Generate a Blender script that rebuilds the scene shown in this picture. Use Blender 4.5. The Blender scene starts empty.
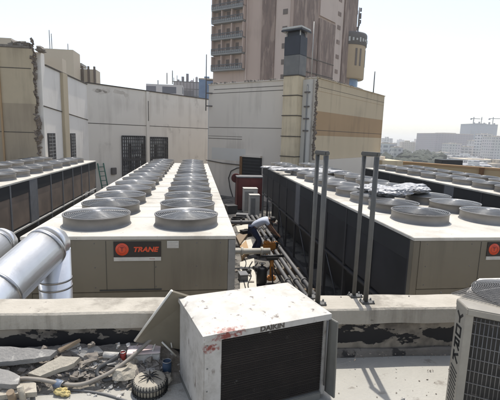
import bpy, bmesh, math, random
from mathutils import Vector, Matrix, Quaternion
random.seed(7)
R = math.radians
S = bpy.context.scene
C = S.collection

# ------------------------------------------------------------------ camera maths
F = 400.0; CX, CY = 250.0, 200.0
PITCH, YAW, ROLL = R(9.1418), R(7.8605), R(1.7)
def ray(x, y):
    vx, vy, vz = (x-CX)/F, -(y-CY)/F, 1.0
    c, s = math.cos(ROLL), math.sin(ROLL)
    vx, vy = c*vx - s*vy, s*vx + c*vy
    X = vx; Y = vz*math.cos(PITCH)+vy*math.sin(PITCH); Z = -vz*math.sin(PITCH)+vy*math.cos(PITCH)
    c, s = math.cos(YAW), math.sin(YAW)
    return Vector((X*c+Y*s, -X*s+Y*c, Z))
def atz(x, y, z): r = ray(x, y); return r*(z/r.z)
def aty(x, y, Y): r = ray(x, y); return r*(Y/r.y)
def onplane(x, y, P, d):                     # vertical plane through P (2d) with direction d (2d)
    r = ray(x, y); n = Vector((d[1], -d[0]))
    t = (P[0]*n.x+P[1]*n.y)/(r.x*n.x+r.y*n.y)
    return r*t

# ------------------------------------------------------------------ materials
def newmat(name):
    m = bpy.data.materials.new(name); m.use_nodes = True
    nt = m.node_tree
    return m, nt, nt.nodes['Principled BSDF']
def lk(nt, a, b): nt.links.new(a, b)
def rgb(c): return (c[0], c[1], c[2], 1)
def mat(name, col, rough=.6, metal=0., col2=None, scale=6., amt=.5, bump=0., bscale=40., spots=None, sscale=3., slo=.6, shi=.66, stretch=(1,1,1), aniso=None, rvar=0., detail=6., streak=None, rnd=0.):
    m, nt, b = newmat(name)
    tc = nt.nodes.new('ShaderNodeTexCoord'); mp = nt.nodes.new('ShaderNodeMapping')
    mp.inputs['Scale'].default_value = stretch
    lk(nt, tc.outputs['Object'], mp.inputs['Vector'])
    col2 = col2 or tuple(c*.72 for c in col)
    n = nt.nodes.new('ShaderNodeTexNoise'); n.inputs['Scale'].default_value = scale; n.inputs['Detail'].default_value = detail; n.inputs['Roughness'].default_value = .65
    lk(nt, mp.outputs['Vector'], n.inputs['Vector'])
    rp = nt.nodes.new('ShaderNodeValToRGB'); rp.color_ramp.elements[0].position = .5-.5*amt; rp.color_ramp.elements[1].position = .5+.35*amt
    rp.color_ramp.elements[0].color = rgb(col2); rp.color_ramp.elements[1].color = rgb(col)
    lk(nt, n.outputs['Fac'], rp.inputs['Fac'])
    out = rp.outputs['Color']
    if spots:
        n2 = nt.nodes.new('ShaderNodeTexNoise'); n2.inputs['Scale'].default_value = sscale; n2.inputs['Detail'].default_value = 8; n2.inputs['Roughness'].default_value = .6
        lk(nt, mp.outputs['Vector'], n2.inputs['Vector'])
        r2 = nt.nodes.new('ShaderNodeValToRGB'); r2.color_ramp.elements[0].position = slo; r2.color_ramp.elements[1].position = shi
        r2.color_ramp.elements[0].color = (0,0,0,1); r2.color_ramp.elements[1].color = (1,1,1,1)
        lk(nt, n2.outputs['Fac'], r2.inputs['Fac'])
        mx = nt.nodes.new('ShaderNodeMix'); mx.data_type = 'RGBA'
        lk(nt, r2.outputs['Color'], mx.inputs[0]); lk(nt, out, mx.inputs[6]); mx.inputs[7].default_value = rgb(spots)
        out = mx.outputs[2]
    if streak:
        ms_ = nt.nodes.new('ShaderNodeMapping'); ms_.inputs['Scale'].default_value = (streak[1], streak[1], streak[1]*.07); lk(nt, tc.outputs['Object'], ms_.inputs['Vector'])
        n6 = nt.nodes.new('ShaderNodeTexNoise'); n6.inputs['Scale'].default_value = 1; n6.inputs['Detail'].default_value = 7; n6.inputs['Roughness'].default_value = .7; lk(nt, ms_.outputs[0], n6.inputs['Vector'])
        n7 = nt.nodes.new('ShaderNodeTexNoise'); n7.inputs['Scale'].default_value = streak[1]*.22; n7.inputs['Detail'].default_value = 3; lk(nt, tc.outputs['Object'], n7.inputs['Vector'])
        ad_ = nt.nodes.new('ShaderNodeMath'); ad_.operation = 'ADD'; lk(nt, n6.outputs['Fac'], ad_.inputs[0]); lk(nt, n7.outputs['Fac'], ad_.inputs[1])
        r6 = nt.nodes.new('ShaderNodeMapRange'); r6.inputs[1].default_value = 1.02; r6.inputs[2].default_value = 1.25; r6.inputs[3].default_value = 0; r6.inputs[4].default_value = streak[2]; lk(nt, ad_.outputs[0], r6.inputs[0])
        mx = nt.nodes.new('ShaderNodeMix'); mx.data_type = 'RGBA'; lk(nt, r6.outputs[0], mx.inputs[0]); lk(nt, out, mx.inputs[6]); mx.inputs[7].default_value = rgb(streak[0]); out = mx.outputs[2]
    if rnd:
        oi = nt.nodes.new('ShaderNodeObjectInfo'); r8 = nt.nodes.new('ShaderNodeMapRange'); r8.inputs[3].default_value = 1-rnd; r8.inputs[4].default_value = 1+rnd; lk(nt, oi.outputs['Random'], r8.inputs[0])
        hv = nt.nodes.new('ShaderNodeHueSaturation'); lk(nt, r8.outputs[0], hv.inputs['Value']); lk(nt, out, hv.inputs['Color']); out = hv.outputs[0]
    lk(nt, out, b.inputs['Base Color'])
    b.inputs['Roughness'].default_value = rough; b.inputs['Metallic'].default_value = metal
    if rvar:
        mr = nt.nodes.new('ShaderNodeMapRange'); mr.inputs[3].default_value = rough-rvar; mr.inputs[4].default_value = rough+rvar
        lk(nt, n.outputs['Fac'], mr.inputs[0]); lk(nt, mr.outputs[0], b.inputs['Roughness'])
    if bump:
        nb = nt.nodes.new('ShaderNodeTexNoise'); nb.inputs['Scale'].default_value = bscale; nb.inputs['Detail'].default_value = 8
        lk(nt, mp.outputs['Vector'], nb.inputs['Vector'])
        bp = nt.nodes.new('ShaderNodeBump'); bp.inputs['Strength'].default_value = bump; bp.inputs['Distance'].default_value = .02
        lk(nt, nb.outputs['Fac'], bp.inputs['Height']); lk(nt, bp.outputs['Normal'], b.inputs['Normal'])
    m['_out'] = 0
    return m
def facade_mat(name, wall, glass, fw, fh, scale=1., mort=.3, off=0.):
    m, nt, b = newmat(name)
    tc = nt.nodes.new('ShaderNodeTexCoord'); sx = nt.nodes.new('ShaderNodeSeparateXYZ'); cx = nt.nodes.new('ShaderNodeCombineXYZ')
    ad = nt.nodes.new('ShaderNodeMath'); ad.operation = 'ADD'
    lk(nt, tc.outputs['Object'], sx.inputs[0]); lk(nt, sx.outputs[0], ad.inputs[0]); lk(nt, sx.outputs[1], ad.inputs[1])
    lk(nt, ad.outputs[0], cx.inputs[0]); lk(nt, sx.outputs[2], cx.inputs[1])
    br = nt.nodes.new('ShaderNodeTexBrick'); br.offset = off; br.squash = 1
    br.inputs['Scale'].default_value = scale; br.inputs['Brick Width'].default_value = fw; br.inputs['Row Height'].default_value = fh
    br.inputs['Mortar Size'].default_value = mort; br.inputs['Mortar Smooth'].default_value = 0; br.inputs['Bias'].default_value = 0
    br.inputs['Color1'].default_value = rgb(glass); br.inputs['Color2'].default_value = rgb(tuple(g*.6+w*.4 for g, w in zip(glass, wall))); br.inputs['Mortar'].default_value = rgb(wall)
    lk(nt, cx.outputs[0], br.inputs['Vector'])
    n = nt.nodes.new('ShaderNodeTexNoise'); n.inputs['Scale'].default_value = .08; n.inputs['Detail'].default_value = 5
    lk(nt, tc.outputs['Object'], n.inputs['Vector'])
    mx = nt.nodes.new('ShaderNodeMix'); mx.data_type = 'RGBA'; mx.blend_type = 'MULTIPLY'; mx.inputs[0].default_value = .5
    lk(nt, br.outputs['Color'], mx.inputs[6]); lk(nt, n.outputs['Color'], mx.inputs[7])
    hs = nt.nodes.new('ShaderNodeMix'); hs.data_type = 'RGBA'; hs.inputs[0].default_value = .35
    lk(nt, br.outputs['Color'], hs.inputs[6]); lk(nt, mx.outputs[2], hs.inputs[7])
    lk(nt, hs.outputs[2], b.inputs['Base Color']); b.inputs['Roughness'].default_value = .8
    return m

def math_node(nt, op, a, b=None, clamp=False):
    n = nt.nodes.new('ShaderNodeMath'); n.operation = op; n.use_clamp = clamp
    for i, v in enumerate((a, b)):
        if v is None: continue
        if isinstance(v, (int, float)): n.inputs[i].default_value = v
        else: lk(nt, v, n.inputs[i])
    return n.outputs[0]
def peel_mat(name):                          # painted render peeling off black tar, tar only in a low band of the wall
    m, nt, b = newmat(name)
    tc = nt.nodes.new('ShaderNodeTexCoord'); sp = nt.nodes.new('ShaderNodeSeparateXYZ'); lk(nt, tc.outputs['Object'], sp.inputs[0])
    mp = nt.nodes.new('ShaderNodeMapping'); mp.inputs['Scale'].default_value = (1, 1, 2.2); lk(nt, tc.outputs['Object'], mp.inputs[0])
    n = nt.nodes.new('ShaderNodeTexNoise'); n.inputs['Scale'].default_value = 5; n.inputs['Detail'].default_value = 9; n.inputs['Roughness'].default_value = .6; lk(nt, mp.outputs[0], n.inputs[0])
    n3 = nt.nodes.new('ShaderNodeTexNoise'); n3.inputs['Scale'].default_value = 1.1; n3.inputs['Detail'].default_value = 1; lk(nt, tc.outputs['Object'], n3.inputs[0])
    # band centred on z=-1.41, half height .06
    d = math_node(nt, 'ABSOLUTE', math_node(nt, 'SUBTRACT', sp.outputs[2], -1.425))
    band = math_node(nt, 'SUBTRACT', 1.0, math_node(nt, 'DIVIDE', d, .085))
    v = math_node(nt, 'ADD', math_node(nt, 'ADD', math_node(nt, 'MULTIPLY', n.outputs['Fac'], 1.7), math_node(nt, 'MULTIPLY', n3.outputs['Fac'], .9)), math_node(nt, 'MULTIPLY', band, .38))
    msk = math_node(nt, 'MULTIPLY', math_node(nt, 'SUBTRACT', v, 1.40), 40, True)
    msk = math_node(nt, 'MINIMUM', msk, 1.0)
    n2 = nt.nodes.new('ShaderNodeTexNoise'); n2.inputs['Scale'].default_value = 9; n2.inputs['Detail'].default_value = 8; lk(nt, tc.outputs['Object'], n2.inputs[0])
    rp = nt.nodes.new('ShaderNodeValToRGB'); rp.color_ramp.elements[0].color = (.10,.085,.07,1); rp.color_ramp.elements[1].color = (.29,.255,.205,1)
    rp.color_ramp.elements[0].position = .35; rp.color_ramp.elements[1].position = .6
    lk(nt, n2.outputs['Fac'], rp.inputs[0])
    mx = nt.nodes.new('ShaderNodeMix'); mx.data_type = 'RGBA'; lk(nt, msk, mx.inputs[0]); lk(nt, rp.outputs[0], mx.inputs[6]); mx.inputs[7].default_value = (.012,.011,.012,1)
    lk(nt, mx.outputs[2], b.inputs['Base Color']); b.inputs['Roughness'].default_value = .75
    bp = nt.nodes.new('ShaderNodeBump'); bp.inputs['Strength'].default_value = .6; bp.inputs['Distance'].default_value = .006; bp.invert = True
    lk(nt, msk, bp.inputs['Height']); lk(nt, bp.outputs[0], b.inputs['Normal'])
    return m
def smear_mat(name, base, base2, smear, spots):   # white painted sheet with red smears near given local points
    m, nt, b = newmat(name)
    tc = nt.nodes.new('ShaderNodeTexCoord')
    n = nt.nodes.new('ShaderNodeTexNoise'); n.inputs['Scale'].default_value = 7; n.inputs['Detail'].default_value = 9; n.inputs['Roughness'].default_value = .7; lk(nt, tc.outputs['Object'], n.inputs[0])
    rp = nt.nodes.new('ShaderNodeValToRGB'); rp.color_ramp.elements[0].color = rgb(base2); rp.color_ramp.elements[1].color = rgb(base)
    rp.color_ramp.elements[0].position = .3; rp.color_ramp.elements[1].position = .55; lk(nt, n.outputs['Fac'], rp.inputs[0])
    out = rp.outputs[0]
    # rust / scratch specks
    mp = nt.nodes.new('ShaderNodeMapping'); mp.inputs['Scale'].default_value = (1,1,.35); lk(nt, tc.outputs['Object'], mp.inputs[0])
    n4 = nt.nodes.new('ShaderNodeTexNoise'); n4.inputs['Scale'].default_value = 22; n4.inputs['Detail'].default_value = 6; lk(nt, mp.outputs[0], n4.inputs[0])
    ms = math_node(nt, 'MULTIPLY', math_node(nt, 'SUBTRACT', n4.outputs['Fac'], .62), 12, True)
    mx = nt.nodes.new('ShaderNodeMix'); mx.data_type = 'RGBA'; lk(nt, ms, mx.inputs[0]); lk(nt, out, mx.inputs[6]); mx.inputs[7].default_value = (.16,.13,.11,1); out = mx.outputs[2]
    n5 = nt.nodes.new('ShaderNodeTexNoise'); n5.inputs['Scale'].default_value = 55; n5.inputs['Detail'].default_value = 5; lk(nt, tc.outputs['Object'], n5.inputs[0])
    for (p, r, sc) in spots:
        vs = nt.nodes.new('ShaderNodeVectorMath'); vs.operation = 'SUBTRACT'; lk(nt, tc.outputs['Object'], vs.inputs[0]); vs.inputs[1].default_value = p
        vm = nt.nodes.new('ShaderNodeVectorMath'); vm.operation = 'MULTIPLY'; lk(nt, vs.outputs[0], vm.inputs[0]); vm.inputs[1].default_value = sc
        vl = nt.nodes.new('ShaderNodeVectorMath'); vl.operation = 'LENGTH'; lk(nt, vm.outputs[0], vl.inputs[0])
        k = math_node(nt, 'SUBTRACT', 1.0, math_node(nt, 'DIVIDE', vl.outputs['Value'], r))
        k = math_node(nt, 'ADD', k, math_node(nt, 'MULTIPLY', math_node(nt, 'SUBTRACT', n5.outputs['Fac'], .5), 2.6))
        k = math_node(nt, 'MULTIPLY', math_node(nt, 'SUBTRACT', k, .2), 1.6, True)
        mx = nt.nodes.new('ShaderNodeMix'); mx.data_type = 'RGBA'; lk(nt, k, mx.inputs[0]); lk(nt, out, mx.inputs[6]); mx.inputs[7].default_value = rgb(smear); out = mx.outputs[2]
    lk(nt, out, b.inputs['Base Color']); b.inputs['Roughness'].default_value = .5
    return m
def fin_mat(name, col, col2, fsc=90.):       # finned coil: fine vertical fins, uneven dust
    m, nt, b = newmat(name)
    tc = nt.nodes.new('ShaderNodeTexCoord')
    w = nt.nodes.new('ShaderNodeTexWave'); w.wave_type = 'BANDS'; w.bands_direction = 'DIAGONAL'; w.inputs['Scale'].default_value = fsc
    mp = nt.nodes.new('ShaderNodeMapping'); mp.inputs['Scale'].default_value = (1,1,0); lk(nt, tc.outputs['Object'], mp.inputs[0]); lk(nt, mp.outputs[0], w.inputs[0])
    n = nt.nodes.new('ShaderNodeTexNoise'); n.inputs['Scale'].default_value = 1.7; n.inputs['Detail'].default_value = 6; lk(nt, tc.outputs['Object'], n.inputs[0])
    rp = nt.nodes.new('ShaderNodeValToRGB'); rp.color_ramp.elements[0].color = rgb(col2); rp.color_ramp.elements[1].color = rgb(col)
    rp.color_ramp.elements[0].position = .3; rp.color_ramp.elements[1].position = .65; lk(nt, n.outputs['Fac'], rp.inputs[0])
    mx = nt.nodes.new('ShaderNodeMix'); mx.data_type = 'RGBA'; mx.blend_type = 'MULTIPLY'; mx.inputs[0].default_value = .35
    lk(nt, rp.outputs[0], mx.inputs[6]); lk(nt, w.outputs['Color'], mx.inputs[7])
    lk(nt, mx.outputs[2], b.inputs['Base Color']); b.inputs['Roughness'].default_value = .6
    return m

M = {}
M['white_roof'] = mat('white_roof', (.61,.58,.515), .55, col2=(.44,.41,.35), scale=2.6, amt=.8, spots=(.20,.17,.13), sscale=24, slo=.635, shi=.69, bump=.1, bscale=12, streak=((.28,.245,.19),2.0,.6))
M['galv'] = mat('galvanised', (.215,.205,.195), .45, .35, col2=(.125,.12,.112), scale=4, amt=.8, rvar=.1, rnd=.22)
M['wire'] = mat('guard_wire', (.36,.36,.355), .36, .75, col2=(.20,.19,.18), scale=5, amt=.7, rnd=.25)
M['olive'] = mat('olive_panel', (.195,.172,.125), .5, col2=(.155,.136,.098), scale=1.6, amt=.8, rvar=.1, streak=((.085,.072,.055),3.,.5))
M['olive_dark'] = mat('panel_seam', (.05,.05,.045), .6)
M['postgrey'] = mat('grey_post', (.26,.26,.25), .5, .2)
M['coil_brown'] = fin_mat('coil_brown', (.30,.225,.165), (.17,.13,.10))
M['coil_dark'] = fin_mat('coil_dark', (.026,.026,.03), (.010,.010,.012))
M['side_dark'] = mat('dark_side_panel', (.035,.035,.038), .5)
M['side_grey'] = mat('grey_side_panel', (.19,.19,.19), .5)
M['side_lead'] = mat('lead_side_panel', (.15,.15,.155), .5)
M['black'] = mat('black', (.012,.012,.013), .5)
M['interior'] = mat('dark_interior', (.02,.02,.02), .8)
M['blade'] = mat('fan_blade', (.10,.10,.10), .5)
M['tank'] = mat('tank', (.06,.06,.06), .5)
M['orange_logo'] = mat('orange_logo', (.75,.09,.03), .4)
M['plate_black'] = mat('plate_black', (.022,.018,.018), .35)
M['plate_white'] = mat('plate_white', (.6,.58,.52), .5)
M['silver'] = mat('aluminium_cladding', (.80,.80,.80), .36, .85, col2=(.62,.62,.62), scale=2.5, amt=.8, bump=.25, bscale=7, rvar=.1)
M['strap'] = mat('cladding_strap', (.45,.45,.45), .35, .9)
M['foil'] = mat('foil_blanket', (.42,.42,.43), .5, .3, col2=(.15,.15,.155), scale=11, amt=.6, bump=.6, bscale=14)
M['floor'] = mat('roof_floor', (.40,.385,.345), .85, col2=(.32,.305,.27), scale=3.2, amt=.8, bump=.35, bscale=55, spots=(.24,.22,.19), sscale=7.5, slo=.62, shi=.70)
M['coping'] = mat('coping', (.46,.42,.355), .8, col2=(.33,.30,.245), scale=5, amt=.7, bump=.35, bscale=40, spots=(.17,.15,.125), sscale=15, slo=.66, shi=.70, streak=((.16,.14,.11),9.,.6))
M['peel'] = peel_mat('peeling_render')
M['tarry'] = mat('tar_skirt', (.20,.18,.155), .85, col2=(.09,.08,.07), scale=6, amt=.8, bump=.5, bscale=30, spots=(.04,.037,.035), sscale=5, slo=.54, shi=.58)
M['yard'] = mat('yard_floor', (.19,.175,.15), .85, col2=(.07,.065,.06), scale=1.1, amt=.7, bump=.4, bscale=20, spots=(.03,.028,.026), sscale=1.6, slo=.50, shi=.57)
M['wall_white'] = mat('white_render', (.78,.715,.62), .85, col2=(.70,.635,.545), scale=.55, amt=.9, bump=.25, bscale=12, spots=(.54,.485,.41), sscale=.9, slo=.60, shi=.72, streak=((.42,.36,.295),2.2,.35))
M['wall_bright'] = mat('bright_render', (.82,.765,.685), .85, col2=(.74,.685,.61), scale=.6, amt=.9, bump=.2, bscale=12, streak=((.48,.43,.37),2.2,.35))
M['wall_grey'] = mat('grey_render', (.70,.63,.535), .85, col2=(.62,.55,.46), scale=.5, amt=.9, bump=.2, bscale=12, stretch=(1,1,.5), streak=((.36,.31,.255),2.,.4))
M['wall_pale'] = mat('pale_patch', (.62,.59,.53), .85, col2=(.54,.51,.455), scale=.5, amt=.9)
M['beige'] = mat('beige_render', (.52,.43,.295), .85, col2=(.44,.36,.245), scale=.8, amt=.9, bump=.2, bscale=12, streak=((.22,.175,.12),2.,.5))
M['beige_dark'] = mat('beige_dark_render', (.40,.325,.225), .85, col2=(.33,.265,.185), scale=.8, amt=.9, streak=((.17,.135,.10),2.,.5))
M['tan'] = mat('tan_band', (.43,.285,.155), .85, col2=(.37,.245,.13), scale=.7, amt=.9, streak=((.2,.135,.08),2.,.4))
M['buff'] = mat('buff_render', (.58,.47,.315), .85, col2=(.50,.40,.265), scale=.7, amt=.9, stretch=(1,1,.4), streak=((.27,.21,.145),2.,.4))
M['seam'] = mat('dark_seam', (.10,.085,.07), .9)
M['rust'] = mat('torn_edge', (.26,.21,.165), .9, col2=(.07,.055,.045), scale=9, amt=.8, bump=.8, bscale=14)
M['rubble'] = mat('rubble', (.27,.24,.205), .9, col2=(.14,.12,.10), scale=14, amt=.8, bump=.8, bscale=22)
M['flue'] = mat('flue_cladding', (.70,.58,.39), .7, col2=(.56,.46,.31), scale=2, amt=.8, stretch=(1,1,.3), streak=((.30,.23,.15),4.,.45))
M['soot'] = mat('sooty_metal', (.035,.04,.052), .55, col2=(.02,.02,.025), scale=2, amt=.8)
M['soot_fade'] = mat('sooty_lower', (.20,.19,.17), .6, col2=(.08,.085,.09), scale=2.2, amt=.9)
M['capmetal'] = mat('cap_metal', (.55,.53,.48), .5, .3)
M['grille'] = mat('window_grille', (.05,.048,.05), .6)
M['pane'] = mat('window_pane', (.62,.61,.58), .3, col2=(.12,.12,.13), scale=.9, amt=.2)
M['pane_dark'] = mat('dark_pane', (.05,.05,.055), .25, col2=(.12,.11,.10), scale=1.5, amt=.4)
M['pink'] = mat('pink_render', (.54,.41,.335), .85, col2=(.48,.36,.295), scale=.2, amt=.9, streak=((.33,.245,.20),.9,.4))
M['pink_light'] = mat('pink_light', (.60,.48,.405), .85, col2=(.54,.42,.355), scale=.2, amt=.9, streak=((.38,.30,.245),.9,.4))
M['brownstone'] = mat('brown_cladding', (.28,.195,.155), .85, col2=(.12,.08,.065), scale=1.3, amt=.6, stretch=(1,1,.22), spots=(.33,.24,.19), sscale=1.1, slo=.52, shi=.6)
M['balcony'] = mat('balcony_grey', (.29,.285,.27), .8)
M['rail'] = mat('balcony_rail', (.09,.10,.11), .5)
M['winbrown'] = mat('window_brown', (.15,.11,.085), .5)
M['drum'] = mat('drum_render', (.53,.40,.255), .8, col2=(.43,.32,.205), scale=.4, amt=.8)
M['drum_dark'] = mat('drum_band', (.14,.125,.115), .7)
M['blueglass'] = mat('blue_glass', (.16,.26,.40), .25, col2=(.10,.17,.28), scale=.5, amt=.5)
M['red'] = mat('red_paint', (.15,.025,.02), .65, col2=(.075,.018,.016), scale=3, amt=.8, streak=((.04,.02,.018),4.,.7))
M['whitebox'] = mat('white_box', (.62,.60,.55), .55, col2=(.45,.43,.38), scale=4, amt=.7)
M['green'] = mat('green_paint', (.05,.17,.12), .6)
M['orange'] = mat('orange_machine', (.60,.24,.03), .55, col2=(.33,.12,.02), scale=7, amt=.8)
M['skin'] = mat('skin', (.17,.09,.055), .6)
M['shirt'] = mat('shirt', (.52,.55,.62), .9, col2=(.42,.45,.52), scale=9, amt=.6, bump=.3, bscale=15)
M['jeans'] = mat('jeans', (.02,.03,.07), .9, col2=(.012,.018,.04), scale=9, amt=.6)
M['hair'] = mat('hair', (.01,.009,.008), .7)
M['paleconc'] = mat('pale_sheet', (.60,.57,.49), .85, col2=(.45,.42,.35), scale=3, amt=.8)
M['pipe_grey'] = mat('pipe_grey', (.17,.165,.16), .6, col2=(.09,.09,.09), scale=3, amt=.8)
M['pole'] = mat('handrail_steel', (.135,.13,.12), .55, .25, col2=(.07,.068,.062), scale=9, amt=.8, rvar=.12, bump=.15, bscale=60)
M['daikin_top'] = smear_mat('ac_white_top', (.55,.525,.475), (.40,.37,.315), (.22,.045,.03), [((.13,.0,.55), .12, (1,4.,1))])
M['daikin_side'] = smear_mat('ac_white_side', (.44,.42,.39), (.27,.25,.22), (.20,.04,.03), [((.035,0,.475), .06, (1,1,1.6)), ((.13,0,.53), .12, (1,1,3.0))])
M['acgrille'] = mat('ac_coil', (.040,.030,.024), .8, col2=(.018,.014,.012), scale=7, amt=.8, spots=(.17,.16,.145), sscale=11, slo=.665, shi=.70)
M['flap'] = mat('flap_metal', (.20,.195,.175), .55, col2=(.13,.125,.11), scale=6, amt=.7)
M['york'] = mat('beige_unit', (.33,.305,.255), .55, col2=(.21,.19,.16), scale=7, amt=.8, streak=((.12,.10,.085),10.,.7))
M['wiregrey'] = mat('wire_grey', (.20,.195,.19), .5, .3)
M['york_coil'] = mat('unit_coil', (.05,.045,.04), .7, col2=(.022,.02,.018), scale=9, amt=.8, spots=(.16,.14,.12), sscale=14, slo=.6, shi=.7)
M['board'] = mat('board_back', (.20,.175,.13), .8, col2=(.13,.115,.085), scale=5, amt=.7)
M['board_edge'] = mat('board_edge', (.70,.67,.60), .6)  # pale rods and wires; also the painted sunlit edge of the board
M['stone'] = mat('stone_slab', (.43,.39,.31), .7, col2=(.27,.24,.20), scale=9, amt=.9, bump=.35, bscale=60, spots=(.20,.175,.145), sscale=11, slo=.6, shi=.66)
M['stone2'] = mat('stone_slab_grey', (.27,.26,.24), .7, col2=(.17,.16,.15), scale=9, amt=.9, bump=.35, bscale=60, spots=(.42,.40,.36), sscale=9, slo=.6, shi=.66)
M['polystyrene'] = mat('box_white', (.74,.68,.66), .7, col2=(.58,.42,.40), scale=5, amt=.5)
M['blue'] = mat('blue_can', (.02,.055,.11), .6, col2=(.02,.03,.05), scale=12, amt=.7)
M['bluegrey'] = mat('bluegrey', (.16,.20,.27), .5)
M['yellow'] = mat('yellow_foam', (.62,.52,.24), .8, col2=(.35,.26,.10), scale=14, amt=.8)
M['redcan'] = mat('red_can', (.35,.05,.04), .5)
M['hose'] = mat('hose', (.30,.27,.23), .7, col2=(.19,.17,.145), scale=9, amt=.7)
M['wood'] = mat('wood', (.27,.20,.13), .8, col2=(.16,.12,.08), scale=6, amt=.8, stretch=(1,6,6))
M['whitechip'] = mat('white_chip', (.58,.56,.52), .85, col2=(.26,.24,.21), scale=8, amt=.8, bump=.5, bscale=30)
M['terrace'] = mat('terrace_tan', (.50,.38,.22), .85, col2=(.42,.31,.18), scale=.6, amt=.8)
M['terrace_wall'] = mat('terrace_wall', (.45,.29,.15), .85, col2=(.36,.23,.12), scale=.8, amt=.8)
M['brownpost'] = mat('brown_post', (.20,.10,.04), .8)
M['city_ground'] = mat('city_ground', (.20,.19,.165), .9, col2=(.06,.07,.045), scale=.012, amt=.8)
M['hill'] = mat('hill', (.13,.13,.10), .9, col2=(.08,.09,.06), scale=.01, amt=.8)
M['far_white'] = facade_mat('far_white', (.62,.59,.56), (.20,.20,.22), 3.4, 3.1, mort=.85)
M['far_white2'] = facade_mat('far_white_b', (.68,.66,.64), (.16,.17,.20), 5.2, 3.3, mort=.8)
M['far_strip'] = facade_mat('far_strip', (.58,.55,.53), (.22,.21,.22), 6., 9., mort=1.2)
M['far_beige'] = facade_mat('far_beige', (.48,.42,.34), (.20,.18,.16), 3.6, 3.2, mort=.95)
M['far_purple'] = facade_mat('far_purple', (.27,.245,.27), (.19,.17,.20), 5., 3.4, mort=.8)
M['far_dark'] = facade_mat('far_dark', (.10,.16,.24), (.03,.06,.11), 4., 4., mort=.5)
M['far_pink'] = facade_mat('far_pink', (.50,.43,.39), (.2,.17,.16), 3.6, 3.1, mort=1.0)
M['scaff'] = mat('scaffold', (.22,.20,.18), .8)
M['cream'] = mat('cream_block', (.60,.51,.39), .85, col2=(.52,.44,.335), scale=.2, amt=.9, streak=((.3,.25,.19),.6,.5))
M['crane'] = mat('crane', (.12,.14,.20), .7)

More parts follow.
